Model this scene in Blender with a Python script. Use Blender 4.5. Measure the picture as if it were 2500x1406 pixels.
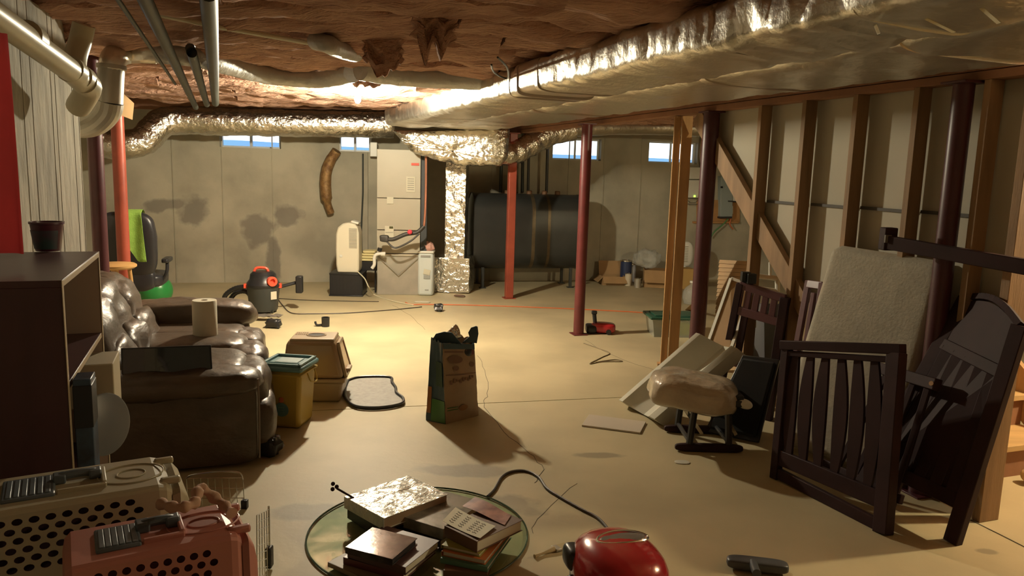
import bpy, math, random
from math import sin, cos, pi, radians, sqrt, atan2
from mathutils import Vector, Matrix, noise, Quaternion
random.seed(7)
for o in list(bpy.data.objects): bpy.data.objects.remove(o)
SC = bpy.context.scene
COL = SC.collection

# ------------------------------------------------------------------ camera
CH, FLX, TH, RO = 1.65, 1850., radians(8.6), .029
fw = Vector((0, cos(TH), -sin(TH))); ri = Vector((1, 0, 0)); upv = Vector((0, sin(TH), cos(TH)))
r2 = cos(RO)*ri + sin(RO)*upv; u2 = cos(RO)*upv - sin(RO)*ri
cam = bpy.data.cameras.new('camera'); co = bpy.data.objects.new('camera', cam); COL.objects.link(co)
mw = Matrix((r2, u2, -fw)).transposed().to_4x4(); mw.translation = Vector((0, 0, CH)); co.matrix_world = mw
cam.sensor_width = 36; cam.lens = FLX/2500*36; cam.clip_start = .05; cam.clip_end = 300
SC.camera = co

# ------------------------------------------------------------------ world, lights, exposure
w = bpy.data.worlds.new('sky'); SC.world = w; w.use_nodes = True
bg = w.node_tree.nodes['Background']; bg.inputs[0].default_value = (.80, .90, 1, 1); bg.inputs[1].default_value = 1.6
def lamp(name, loc, power, color, radius):
    l = bpy.data.lights.new(name, 'POINT'); l.energy = power; l.color = color; l.shadow_soft_size = radius
    o = bpy.data.objects.new(name, l); COL.objects.link(o); o.location = loc; return o
UP_ = Vector((0, 0, 1)); BULB = Vector((-1.46, 7.1, 2.30))
lamp('bulb_light', BULB-UP_*.03, 430, (1, .90, .66), .05)
lamp('stair_light', (3.9, 3.70, 2.2), 130, (1, .84, .50), .04)
lamp('rear_fill_light', (-1.5, -1.1, 2.2), 17, (1, .86, .82), .35)  # unseen fill lamp, added behind the camera to lift the dark foreground
SC.view_settings.view_transform = 'Standard'; SC.view_settings.look = 'None'
SC.view_settings.exposure = 0.6; SC.view_settings.gamma = 1; SC.view_settings.use_curve_mapping = False

# ------------------------------------------------------------------ surveying helpers: sight lines of the photo met with real planes
def ray(x, y): return fw + r2*((x-1250)/FLX) + u2*((703-y)/FLX)
def F(x, y, z=0.):                      # on the level plane z
    d = ray(x, y); t = (z-CH)/d.z; return Vector((d.x*t, d.y*t, z))
def P(x, y, Y):                         # at the distance Y
    d = ray(x, y); t = Y/d.y; return Vector((d.x*t, Y, CH+d.z*t))
def pl(x, y, o, n):
    d = ray(x, y); t = (o-Vector((0, 0, CH))).dot(n)/d.dot(n); return Vector((0, 0, CH))+d*t
WO = Vector((-4.39, 10.56, 0)); WD = Vector((5.76, 1.45, 0)).normalized(); WN = Vector((WD.y, -WD.x, 0))
def WL(x, y, off=0.): return pl(x, y, WO+WN*off, WN)     # far wall plane, off metres into the room
PO = Vector((2.40, 3.62, 0)); PD = Vector((-.36, 1, 0)).normalized(); PN = Vector((-PD.y, PD.x, 0))
def PT(x, y, off=0.): return pl(x, y, PO+PN*off, PN)     # partition plane
UP = Vector((0, 0, 1))
def V(*a): return Vector(a)
AZ = atan2(-PD.x, PD.y)                 # yaw of the room's long axis

# ------------------------------------------------------------------ mesh builder
class MB:
    def __init__(s): s.v = []; s.f = []
    def add(s, vs, fs):
        b = len(s.v); s.v += [Vector(v) for v in vs]; s.f += [tuple(i+b for i in f) for f in fs]; return s
    def box(s, c, size, rz=0, R=None):
        c = Vector(c); R = R or Matrix.Rotation(rz, 3, 'Z')
        vs = [c+R @ Vector((x*size[0]/2, y*size[1]/2, z*size[2]/2)) for z in (-1, 1) for x, y in ((-1, -1), (1, -1), (1, 1), (-1, 1))]
        return s.add(vs, [(3, 2, 1, 0), (4, 5, 6, 7), (0, 1, 5, 4), (1, 2, 6, 5), (2, 3, 7, 6), (3, 0, 4, 7)])
    def bar(s, p, q, w, t, up=UP):      # w across 'side', t along 'up'
        p = Vector(p); q = Vector(q); d = (q-p).normalized(); up = Vector(up)
        if abs(d.dot(up)) > .98: up = Vector((0, 1, 0)) if abs(d.y) < .9 else Vector((1, 0, 0))
        a = d.cross(up).normalized(); b = a.cross(d)
        vs = [e+a*(x*w/2)+b*(y*t/2) for e in (p, q) for x, y in ((-1, -1), (1, -1), (1, 1), (-1, 1))]
        return s.add(vs, [(3, 2, 1, 0), (4, 5, 6, 7), (0, 1, 5, 4), (1, 2, 6, 5), (2, 3, 7, 6), (3, 0, 4, 7)])
    def tube(s, pts, r, n=10, wr=0, ws=8, caps=True, sq=None, closed=False):
        pts = [Vector(p) for p in pts]; m = len(pts); rs = r if isinstance(r, (list, tuple)) else [r]*m
        t0 = (pts[1]-pts[0]).normalized(); a = t0.orthogonal().normalized() if sq is None else (Vector(sq)-t0*t0.dot(Vector(sq))).normalized()
        vs = []
        for i, p in enumerate(pts):
            t = (pts[min(i+1, m-1)]-pts[max(i-1, 0)]).normalized()
            if closed: t = (pts[(i+1) % m]-pts[i-1]).normalized()
            a = (a-t*t.dot(a)).normalized(); b = t.cross(a)
            for k in range(n):
                g = 2*pi*k/n; d = a*cos(g)+b*sin(g); rr = rs[i]
                if wr: rr *= 1+wr*noise.noise((p+d*rr)*ws)+wr*.6*noise.noise((p+d*rr)*ws*2.7)
                vs.append(p+d*rr)
        L = m if closed else m-1
        fs = [(i*n+k, i*n+(k+1) % n, ((i+1) % m)*n+(k+1) % n, ((i+1) % m)*n+k) for i in range(L) for k in range(n)]
        if caps and not closed: fs += [tuple(range(n-1, -1, -1)), tuple(range((m-1)*n, m*n))]
        return s.add(vs, fs)
    def lathe(s, prof, c=(0, 0, 0), n=24, axis=None, sx=1, sy=1):
        c = Vector(c); m = len(prof)
        Q = Vector((0, 0, 1)).rotation_difference(Vector(axis).normalized()).to_matrix() if axis else Matrix.Identity(3)
        vs = [c+Q @ Vector((r*cos(2*pi*k/n)*sx, r*sin(2*pi*k/n)*sy, z)) for r, z in prof for k in range(n)]
        fs = [(i*n+k, i*n+(k+1) % n, (i+1)*n+(k+1) % n, (i+1)*n+k) for i in range(m-1) for k in range(n)]
        if prof[0][0] > 1e-5: fs.append(tuple(range(n-1, -1, -1)))
        if prof[-1][0] > 1e-5: fs.append(tuple(range((m-1)*n, m*n)))
        return s.add(vs, fs)
    def prism(s, poly, h):              # poly: world points (one face), h: extrusion vector
        n = len(poly); h = Vector(h); p = [Vector(q) for q in poly]
        return s.add(p+[q+h for q in p], [tuple(range(n-1, -1, -1)), tuple(range(n, 2*n))]+[(i, (i+1) % n, (i+1) % n+n, i+n) for i in range(n)])
    def grid(s, fn, nu, nv, cu=False, cv=False):
        vs = [fn(i/(nu if cu else nu-1), j/(nv if cv else nv-1)) for i in range(nu) for j in range(nv)]
        fs = [(i*nv+j, ((i+1) % nu)*nv+j, ((i+1) % nu)*nv+(j+1) % nv, i*nv+(j+1) % nv) for i in range(nu if cu else nu-1) for j in range(nv if cv else nv-1)]
        return s.add(vs, fs)
    def sheet(s, fn, nu, nv, th):       # two-sided sheet with thickness th (vector)
        th = Vector(th); b = len(s.v)
        top = [Vector(fn(i/(nu-1), j/(nv-1))) for i in range(nu) for j in range(nv)]
        q = lambda i, j: i*nv+j; N = nu*nv
        fs = []
        for i in range(nu-1):
            for j in range(nv-1):
                f = (q(i, j), q(i+1, j), q(i+1, j+1), q(i, j+1)); fs += [f, tuple(x+N for x in reversed(f))]
        ed = [q(i, 0) for i in range(nu)]+[q(nu-1, j) for j in range(1, nv)]+[q(i, nv-1) for i in range(nu-2, -1, -1)]+[q(0, j) for j in range(nv-2, 0, -1)]
        for k in range(len(ed)): a, c = ed[k], ed[(k+1) % len(ed)]; fs.append((c, a, a+N, c+N))
        return s.add(top+[t+th for t in top], fs)
    def soft(s, c, size, R=None, e=.45, wr=.0, ws=9, nu=26, nv=20, seed=0):
        c = Vector(c); R = R or Matrix.Identity(3); sp = lambda x, p: math.copysign(abs(x)**p, x)
        def fn(a, b):
            u = 2*pi*a; v_ = -pi/2+pi*b
            p = Vector((sp(cos(v_), e)*sp(cos(u), e)*size[0]/2, sp(cos(v_), e)*sp(sin(u), e)*size[1]/2, sp(sin(v_), e)*size[2]/2))
            if wr:
                q = p+Vector((seed*3.1, seed, 0)); m_ = noise.noise(q*ws)+.5*noise.noise(q*ws*2.3)
                p = p+p.normalized()*wr*m_
            return c+R @ p
        return s.grid(fn, nu, nv, cu=True)
    def build(s, name, mat, parent=None, label=None, sharp=35, bev=0, stuff=False, origin=None):
        me = bpy.data.meshes.new(name)
        if parent is not None: inv = parent['_m'] if False else MATS[parent.name].inverted()
        else:
            if origin is None:
                xs = [v.x for v in s.v]; ys = [v.y for v in s.v]; zs = [v.z for v in s.v]
                origin = Vector(((min(xs)+max(xs))/2, (min(ys)+max(ys))/2, min(zs)))
            inv = Matrix.Translation(-Vector(origin))
        me.from_pydata([inv @ v for v in s.v], [], s.f); me.update()
        me.shade_smooth(); me.set_sharp_from_angle(angle=radians(sharp))
        me.materials.append(mat)
        o = bpy.data.objects.new(name, me); COL.objects.link(o)
        if parent is not None:
            o.parent = parent; MATS[o.name] = MATS[parent.name]
        else:
            o.location = origin; MATS[o.name] = Matrix.Translation(Vector(origin))
        if label: o['label'] = label
        if stuff: o['kind'] = 'stuff'
        if bev:
            m = o.modifiers.new('bevel', 'BEVEL'); m.width = bev; m.segments = 2; m.limit_method = 'ANGLE'; m.angle_limit = radians(40)
        return o
MATS = {}
def thing(name, label, cat, loc, rz=0, group=None, kind=None):
    o = bpy.data.objects.new(name, None); COL.objects.link(o); o.empty_display_size = .1
    o.location = loc; o.rotation_euler = (0, 0, rz)
    MATS[o.name] = Matrix.Translation(Vector(loc)) @ Matrix.Rotation(rz, 4, 'Z')
    if kind: o['kind'] = kind
    if label: o['label'] = label
    if cat: o['category'] = cat
    if group: o['group'] = group
    return o
def loc2w(t):                            # local -> world for a thing
    m = MATS[t.name]; return lambda *a: m @ Vector(a)
def tag(o, label, cat, group=None):
    o['label'] = label; o['category'] = cat
    if group: o['group'] = group
    return o
def struct(o): o['kind'] = 'structure'; return o
def smooth(pts, k=6):
    pts = [Vector(p) for p in pts]; out = []
    for i in range(len(pts)-1):
        p0 = pts[max(i-1, 0)]; p1 = pts[i]; p2 = pts[i+1]; p3 = pts[min(i+2, len(pts)-1)]
        for j in range(k):
            t = j/k; out.append(.5*((2*p1)+(p2-p0)*t+(2*p0-5*p1+4*p2-p3)*t*t+(3*p1-3*p2+p3-p0)*t*t*t))
    return out+[pts[-1]]
class Quad:                              # a leaning rectangular frame: BL, BR, TR, TL
    def __init__(s, a, b, c, d): s.p = [Vector(x) for x in (a, b, c, d)]; s.n = (s.p[1]-s.p[0]).cross(s.p[3]-s.p[0]).normalized()
    def __call__(s, u, v, n=0): a, b, c, d = s.p; return (a*(1-u)+b*u)*(1-v)+(d*(1-u)+c*u)*v+s.n*n

# ------------------------------------------------------------------ materials
def M(name, col, rough=.6, metal=0, var=0, vs=6, bump=0, bs=40, st=(1, 1, 1), col2=None, trans=0, alpha=1, coat=0, emit=0, vor=False, bd=.01, det=6, ior=None):
    m = bpy.data.materials.new(name); m.use_nodes = True; nt = m.node_tree; N = nt.nodes; L = nt.links; b = N['Principled BSDF']
    b.inputs['Base Color'].default_value = (*col, 1); b.inputs['Roughness'].default_value = rough; b.inputs['Metallic'].default_value = metal
    b.inputs['Transmission Weight'].default_value = trans; b.inputs['Alpha'].default_value = alpha; b.inputs['Coat Weight'].default_value = coat
    if ior: b.inputs['IOR'].default_value = ior
    if emit: b.inputs['Emission Color'].default_value = (*col, 1); b.inputs['Emission Strength'].default_value = emit
    tc = N.new('ShaderNodeTexCoord'); mp = N.new('ShaderNodeMapping'); mp.inputs['Scale'].default_value = st; L.new(tc.outputs['Object'], mp.inputs[0])
    if var or col2:
        n = N.new('ShaderNodeTexNoise'); n.inputs['Scale'].default_value = vs; n.inputs['Detail'].default_value = det; L.new(mp.outputs[0], n.inputs[0])
        r = N.new('ShaderNodeValToRGB'); c2 = col2 or tuple(c*(1-var) for c in col)
        r.color_ramp.elements[0].color = (*c2, 1); r.color_ramp.elements[1].color = (*col, 1)
        r.color_ramp.elements[0].position = .35; r.color_ramp.elements[1].position = .62
        L.new(n.outputs[0], r.inputs[0]); L.new(r.outputs[0], b.inputs['Base Color'])
    if bump:
        n2 = N.new('ShaderNodeTexVoronoi' if vor else 'ShaderNodeTexNoise'); n2.inputs['Scale'].default_value = bs
        if not vor: n2.inputs['Detail'].default_value = 5
        L.new(mp.outputs[0], n2.inputs[0])
        bp = N.new('ShaderNodeBump'); bp.inputs['Strength'].default_value = bump; bp.inputs['Distance'].default_value = bd
        L.new(n2.outputs[0], bp.inputs['Height']); L.new(bp.outputs[0], b.inputs['Normal'])
    return m
def spots(m, pts, dark, base_mul=.55):   # stains with shapes of their own: list of (vec, (rx,ry,rz))
    nt = m.node_tree; N = nt.nodes; L = nt.links; b = N['Principled BSDF']
    src = b.inputs['Base Color'].links[0].from_socket
    tc = N.new('ShaderNodeTexCoord'); nz = N.new('ShaderNodeTexNoise'); nz.inputs['Scale'].default_value = 3.5; nz.inputs['Detail'].default_value = 5
    L.new(tc.outputs['Object'], nz.inputs[0])
    acc = None
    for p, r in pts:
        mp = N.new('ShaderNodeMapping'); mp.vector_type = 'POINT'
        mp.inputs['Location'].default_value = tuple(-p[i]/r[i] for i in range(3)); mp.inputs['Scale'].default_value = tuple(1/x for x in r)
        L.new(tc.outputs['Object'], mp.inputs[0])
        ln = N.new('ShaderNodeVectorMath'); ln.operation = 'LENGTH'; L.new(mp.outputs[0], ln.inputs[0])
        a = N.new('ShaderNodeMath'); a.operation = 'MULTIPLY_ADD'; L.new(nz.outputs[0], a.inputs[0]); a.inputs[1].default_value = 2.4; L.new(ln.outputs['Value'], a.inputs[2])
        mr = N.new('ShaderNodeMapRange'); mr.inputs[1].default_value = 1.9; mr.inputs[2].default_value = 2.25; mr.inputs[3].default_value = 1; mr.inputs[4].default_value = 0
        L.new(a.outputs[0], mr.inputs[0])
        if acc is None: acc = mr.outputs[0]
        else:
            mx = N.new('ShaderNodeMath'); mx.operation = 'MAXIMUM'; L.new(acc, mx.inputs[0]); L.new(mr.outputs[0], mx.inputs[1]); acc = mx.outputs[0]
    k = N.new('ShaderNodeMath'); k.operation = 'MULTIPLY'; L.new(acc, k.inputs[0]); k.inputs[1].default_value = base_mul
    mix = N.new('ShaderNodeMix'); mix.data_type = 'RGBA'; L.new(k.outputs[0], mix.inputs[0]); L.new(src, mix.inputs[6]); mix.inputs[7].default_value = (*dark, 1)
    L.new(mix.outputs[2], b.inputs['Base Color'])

m_floor = M('floor_concrete', (.55, .465, .285), .55, var=.22, vs=1.3, bump=.25, bs=25, bd=.004, det=9)
m_joint = M('joint_dark', (.14, .115, .08), .9)
m_wall = M('wall_concrete', (.50, .455, .345), .85, var=.32, vs=1.5, bump=.35, bs=14, bd=.008, det=9)
m_wall2 = M('board_formed_concrete', (.44, .40, .32), .85, var=.38, vs=4, bump=.8, bs=9, bd=.02, st=(1.6, 1.6, .5), det=10)
m_ins = M('pink_fibreglass', (.68, .41, .29), .95, col2=(.50, .28, .20), vs=7, bump=1, bs=30, bd=.05, st=(.5, 2.5, 1.5), det=8)
m_wood = M('lumber', (.50, .29, .125), .7, var=.3, vs=5, st=(3, 3, .35), bump=.15, bs=40)
m_woodp = M('shaded_partition_lumber', (.34, .205, .105), .7, var=.3, vs=5, st=(3, 3, .35), bump=.15, bs=40)  # copy of the lumber, darkened for the shade on the partition
m_woodd = M('aged_lumber', (.33, .16, .085), .75, var=.35, vs=5, st=(.6, .6, .6), bump=.15, bs=40)
m_deck = M('subfloor', (.16, .10, .06), .9, var=.3)
m_dry = M('drywall_paper', (.50, .46, .37), .85, var=.08, vs=2)
m_foil = M('foil_jacket', (.72, .68, .60), .36, 1, bump=.3, bs=22, bd=.02)
m_foilf = M('crinkled_foil', (.78, .75, .69), .20, 1, bump=.9, bs=14, bd=.03)
m_foils = M('smooth_foil_tape', (.62, .55, .48), .38, 1, bump=.2, bs=30, bd=.01)
m_flex = M('grey_flex_jacket', (.46, .45, .42), .45, .35, bump=.5, bs=20, bd=.02)
m_galv = M('galvanized_steel', (.50, .47, .41), .42, .6, var=.15, vs=5)
m_pvc = M('cream_pvc', (.60, .54, .38), .35, var=.05)
m_white = M('white_plastic', (.78, .76, .68), .4)
m_black = M('black_plastic', (.018, .018, .02), .35)
m_blackm = M('black_paint', (.04, .042, .04), .36, var=.2, vs=4)
m_red = M('red_post_paint', (.36, .075, .045), .4, var=.25, vs=5)
m_pipe = M('iron_pipe', (.06, .055, .05), .5, .3)
m_pipeg = M('grey_green_pipe', (.055, .06, .05), .5, .2, var=.2)
m_leather = M('brown_leather', (.115, .085, .062), .36, var=.3, vs=5, bump=.45, bs=9, bd=.02, st=(1, 1, 1.6))
m_crib = M('espresso_wood', (.040, .018, .019), .6, var=.3, vs=5); m_crib.node_tree.nodes['Principled BSDF'].inputs['Specular IOR Level'].default_value = .18
m_shelf = M('cherry_laminate', (.085, .036, .040), .35, var=.15, vs=4, st=(3, 3, .5))
m_edge = M('laminate_edge', (.36, .27, .17), .5)
m_card = M('cardboard', (.42, .26, .12), .85, var=.12, vs=6)
m_cream = M('cream_fabric', (.46, .42, .34), .9, var=.10, vs=14, bump=.3, bs=60)
m_foam = M('foam_pad', (.55, .53, .44), .8, var=.05)
m_glass = M('glass', (.80, .95, .86), .02, trans=1, ior=1.5)
nt_ = m_glass.node_tree; nt_.nodes.clear(); o_ = nt_.nodes.new('ShaderNodeOutputMaterial'); tr_ = nt_.nodes.new('ShaderNodeBsdfTransparent'); gl_ = nt_.nodes.new('ShaderNodeBsdfGlossy'); fr_ = nt_.nodes.new('ShaderNodeFresnel'); mx_ = nt_.nodes.new('ShaderNodeMixShader')
tr_.inputs[0].default_value = (.91, .965, .90, 1); gl_.inputs['Roughness'].default_value = .03
nt_.nodes.remove(fr_); mx_.inputs[0].default_value = .07; nt_.links.new(tr_.outputs[0], mx_.inputs[1]); nt_.links.new(gl_.outputs[0], mx_.inputs[2]); nt_.links.new(mx_.outputs[0], o_.inputs[0])
m_paper = M('paper', (.62, .58, .46), .8)
m_chrome = M('chrome', (.8, .8, .78), .15, 1)

# ================================================================== STRUCTURE
U = Vector((-WD.y, WD.x, 0)); 
def RW(s, t, z): return WO+WD*s-U*0+WN*t+UP*z         # s along far wall, t into the room
Q = lambda x, y, z: Vector((x, y, z))
# floor: slabs with saw-cut joints
fl = struct(thing('floor', None, None, (0, 0, 0)))
j0, j1 = F(300, 1022), F(1560, 968); jd = (j1-j0).normalized(); jn = Vector((-jd.y, jd.x, 0))
k0, k1 = F(2370, 1270), F(2500, 1335); 
g = .006
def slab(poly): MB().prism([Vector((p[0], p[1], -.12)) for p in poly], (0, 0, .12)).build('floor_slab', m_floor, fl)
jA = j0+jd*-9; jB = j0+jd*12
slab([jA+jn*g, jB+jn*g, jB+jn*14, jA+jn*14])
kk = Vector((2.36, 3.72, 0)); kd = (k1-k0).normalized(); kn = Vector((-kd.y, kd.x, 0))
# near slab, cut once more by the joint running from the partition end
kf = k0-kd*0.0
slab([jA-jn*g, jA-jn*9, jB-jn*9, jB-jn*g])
MB().prism([Q(-12, -6, -.2), Q(12, -6, -.2), Q(12, 20, -.2), Q(-12, 20, -.2)], (0, 0, .082)).build('floor_base', m_joint, fl)
def ribbon(name, px, wd, mat, parent=None, z=.0012, k=4, jit=.012):
    pts = [Vector((p.x+random.uniform(-jit, jit), p.y+random.uniform(-jit, jit), z)) for p in smooth([F(*q) for q in px], k)]
    return MB().tube(pts, wd, 4, caps=True).build(name, mat, parent)
ribbon('joint', [(2370, 1270), (2500, 1335), (2640, 1410)], .004, m_joint, fl, z=0, jit=0)
ribbon('crack', [(1165, 868), (1185, 905), (1192, 960), (1180, 985), (1210, 1030), (1260, 1080), (1300, 1115), (1325, 1145), (1310, 1180)], .0022, m_joint, fl, z=0)
ribbon('crack', [(1040, 805), (1000, 770), (960, 745)], .0018, m_joint, fl, z=0)
ribbon('crack', [(1430, 830), (1500, 870), (1600, 905)], .0018, m_joint, fl, z=0)
ribbon('crack', [(1410, 1180), (1330, 1250), (1300, 1300)], .0016, m_joint, fl, z=0)
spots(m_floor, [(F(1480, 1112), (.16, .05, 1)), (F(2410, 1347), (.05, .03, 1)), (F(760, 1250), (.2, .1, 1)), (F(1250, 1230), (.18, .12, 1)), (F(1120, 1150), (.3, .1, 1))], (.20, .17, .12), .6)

# far wall with four window openings
WH = 2.36
def Sof(p): return (p-WO).dot(WD)
wins = []
for (a, b, yt, yb) in ((537, 686, 320, 361), (829, 907, 330, 370), (1349, 1467, 338, 391), (1583, 1702, 346, 399)):
    p = WL(a, yb); q = WL(b, yb)
    zt = WL((a+b)/2, yt).z; wins.append((Sof(p), Sof(q), (p.z+q.z)/2, max(zt, 2.14)))
S0, S1 = Sof(WL(120, 690)), Sof(WL(2700, 690))+1.5
wb = MB(); xs = [S0]
ZB, ZT = min(x[2] for x in wins), max(x[3] for x in wins)
def wbox(a, b, z0, z1): wb.prism([RW(a, 0, z0), RW(b, 0, z0), RW(b, -.2, z0), RW(a, -.2, z0)], (0, 0, z1-z0))
cur = S0
for (a, b, z0, z1) in wins:
    wbox(cur, a, 0, WH); wbox(a, b, 0, z0); wbox(a, b, z1, WH); cur = b
wbox(cur, S1, 0, WH)
wallf = struct(wb.build('wall_far', m_wall))
spots(m_wall, [(WL(p[0], p[1])-wallf.location, (r[0], .6, r[1])) for p, r in (((632, 560), (.24, .22)), ((668, 620), (.10, .34)), ((712, 528), (.22, .16)), ((470, 515), (.28, .2)), ((1250, 560), (.6, .1)), ((420, 500), (.3, .1)))], (.15, .13, .115), .62)
for px in (425, 545, 667, 785, 1000, 1200, 1385, 1470, 1560, 1640):
    p = WL(px, 500, .004); MB().box((p.x, p.y, WH/2-.02), (.014, .014, WH-.04), atan2(WD.y, WD.x)).build('form_seam', m_wall, wallf)
sill = MB().prism([RW(S0, .0, WH), RW(S1, .0, WH), RW(S1, -.2, WH), RW(S0, -.2, WH)], (0, 0, .42)).build('trim_1', m_woodd); struct(sill)
m_frame = M('window_vinyl', (.72, .74, .76), .4)
m_pane = M('window_glass', (.95, .98, 1), .0, trans=1, ior=1.02)
for i, (a, b, z0, z1) in enumerate(wins):
    wt = struct(thing('window_%d' % (i+1), None, None, RW((a+b)/2, -.13, z0)))
    fr = MB(); t = -.13
    for (p, q) in (((a, z0), (b, z0)), ((a, z1), (b, z1)), ((a, z0), (a, z1)), ((b, z0), (b, z1))):
        fr.bar(RW(p[0], t, p[1]), RW(q[0], t, q[1]), .05, .05)
    fr.build('window_frame', m_frame, wt)
    mid = a+(b-a)*.5
    MB().bar(RW(mid, t+.01, z0), RW(mid, t+.01, z1), .03, .04).build('mullion', m_frame, wt)
    for (c, d) in ((a, mid), (mid, b)):
        MB().prism([RW(c, t, z0), RW(d, t, z0), RW(d, t, z1), RW(c, t, z1)], WN*.004).build('pane', m_pane, wt)
# distant ridge seen through the windows
m_hill = M('hazy_blue_ridge', (.12, .22, .42), .95, var=.3, vs=.05, col2=(.16, .30, .38))
def hillf(u, v):
    x = -50+110*u; y = 62+4*v; h = (3.62-1.15*max(0,u-.24)+.35*noise.noise(Vector((x*.06, 3, 0))))*(1 if v > .5 else 0)
    return Vector((x, y, h if v > .5 else -1))
hl = MB().sheet(hillf, 60, 3, (0, 6, 0)).build('hill', m_hill); struct(hl)

# left foreground wall (board formed concrete), its end face, and outer shell walls
A = P(0, 400, 3.14); B = P(212, 420, 4.55)
A = Vector((-.676*3.14-.02, 3.14, 0)); B = Vector((-2.575, 4.55, 0)); dAB = (B-A).normalized(); nAB = Vector((-dAB.y, dAB.x, 0))
A2 = A-dAB*5.2
m_wall2b = m_wall2
wl = MB().prism([A2, B, B+nAB*.25, A2+nAB*.25], (0, 0, 2.4)).build('wall_left', m_wall2); struct(wl)
for k in range(14):
    p = A+dAB*(-1.3+k*.215+.07*sin(k*2.7)); MB().bar(Vector((p.x, p.y, 0))-nAB*.002, Vector((p.x, p.y, 2.395))-nAB*.0005, .006+.02*random.random(), .003, up=nAB).build('form_board_ridge', m_wall2, wl)
C_ = B+nAB*.25; farL = RW(S0, 0, 0)
struct(MB().prism([C_-dAB*.2, C_, farL+V(-3, 2.4, 0), farL+V(-3.3, 2.4, 0)], (0, 0, 2.75)).build('wall_left_rear', m_wall))
def shell(name, a, b, h=2.75):
    a = Vector(a); b = Vector(b); n = Vector((b.y-a.y, a.x-b.x, 0)).normalized()*.15
    return struct(MB().prism([a, b, b+n, a+n], (0, 0, h)).build(name, m_dry))
BR_ = V(5.2, -3, 0)
shell('wall_back', (-4, -2.8, 0), (5.4, -2.8, 0))
rEnd = RW(S1, 0, 0)
shell('wall_right', rEnd, (5.3, -2.9, 0)) 
# ceiling: deck, joists, sagging fibreglass batts
ce = struct(thing('ceiling', None, None, (0, 0, 2.7)))
MB().prism([V(-11, -4, 2.72), V(14, -4, 2.72), V(14, 17, 2.72), V(-11, 17, 2.72)], (0, 0, .1)).build('subfloor_deck', m_deck, ce)
def CE(s, t, z): return WO+WD*s+WN*t+UP*z
ntz = 33
for k in range(ntz):
    t = .05+.41*k
    MB().bar(CE(-3.4, t, 2.585), CE(11, t, 2.585), .04, .23).build('joist', m_woodd, ce)
for k in range(4, ntz):
    t0 = .05+.41*(k-1)+.012; t1 = .05+.41*k-.012
    s = -3.2
    while s < 10.5:
        L_ = random.uniform(1.6, 2.6); e = min(s+L_, 10.6); sd = random.random()*50; drop = random.uniform(.0, .055)
        nu = max(3, int((e-s)/.04)); nv = 12
        def fn(a, b, s=s, e=e, sd=sd, t0=t0, t1=t1, drop=drop):
            S = s+(e-s)*a; T = t0+(t1-t0)*b
            rag = .035*noise.noise(Vector((T*9, sd, 0)))
            if a == 0 or a == 1: S += rag
            bul = .055*(1-abs(2*b-1)**3)
            n_ = noise.noise(Vector((S*2.2, T*5, sd)))*.05+noise.noise(Vector((S*5, T*14, sd)))*.035-abs(noise.noise(Vector((S*9, T*20, sd))))*.022
            z = 2.475-bul-drop+n_
            if b in (0, 1): z = 2.50+.02*noise.noise(Vector((S*5, sd, 1)))
            return CE(S, T+.012*noise.noise(Vector((S*5, T*3, sd+9))), z)
        MB().sheet(fn, nu, nv, (0, 0, .09)).build('insulation_batt', m_ins, ce, sharp=60)
        s = e+random.uniform(.005, .04)
# torn flaps of insulation hanging down
def flap(px, py, zt, wdt, hgt, yaw, seed):
    c = F(px, py, zt); d = Vector((cos(yaw), sin(yaw), 0))
    def fn(a, b):
        wv = wdt*(1-.25*b*b)*(a-.5)*(1+.5*noise.noise(Vector((b*4, seed, 0))))
        h = hgt*b*(1-.3*abs(2*a-1)**2+.6*noise.noise(Vector((a*5, seed, 7))))
        p = c+d*wv+Vector((-d.y, d.x, 0))*(.05*noise.noise(Vector((a*4, b*5, seed)))+.04*b)
        return p-UP*h
    MB().sheet(fn, 14, 12, Vector((-d.y, d.x, 0))*.035).build('insulation_flap', m_ins, ce, sharp=60)
flap(935, 80, 2.43, .26, .24, .1, 3); flap(1065, 22, 2.43, .24, .20, .35, 11); flap(900, 175, 2.42, .35, .12, .2, 17)
flap(70, 60, 2.42, .4, .12, .9, 23); flap(125, 40, 2.42, .35, .1, .3, 29); flap(1270, 175, 2.42, .4, .08, .2, 31)

# ================================================================== PARTITION WALL, POSTS, BEAM
def PP(Y, z=0, off=0): return PO+PD*((Y-3.62)/PD.y)+PN*off+UP*z
yw = AZ
pw = struct(thing('wall_partition', None, None, PP(3.62)))
MB().bar(PP(3.3, 2.19), PP(10.45, 2.19), .10, .042).build('top_plate', m_woodd, pw, bev=.002)
MB().bar(PP(3.3, 2.236, -.004), PP(10.45, 2.236, -.004), .10, .042).build('top_plate', m_woodd, pw, bev=.002)
MB().bar(PP(3.6, .02), PP(4.35, .02), .09, .038).build('bottom_plate', m_wood, pw)
for Y in (5.45, 5.03, 4.62, 4.21):
    MB().box(PP(Y, 1.085), (.09, .038, 2.168), yw).build('stud', m_woodp, pw, bev=.002)
MB().box(PP(3.60, 1.085), (.13, .045, 2.168), yw).build('stud', m_woodp, pw, bev=.002)
MB().box(PP(3.82, 1.085), (.09, .038, 2.168), yw).build('stud', m_woodp, pw, bev=.002)
MB().bar(PP(6.25, 2.15, -.01), PP(4.15, .06, -.01), .045, .135, up=PD).build('diagonal_brace', m_woodp, pw, bev=.002)
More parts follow.
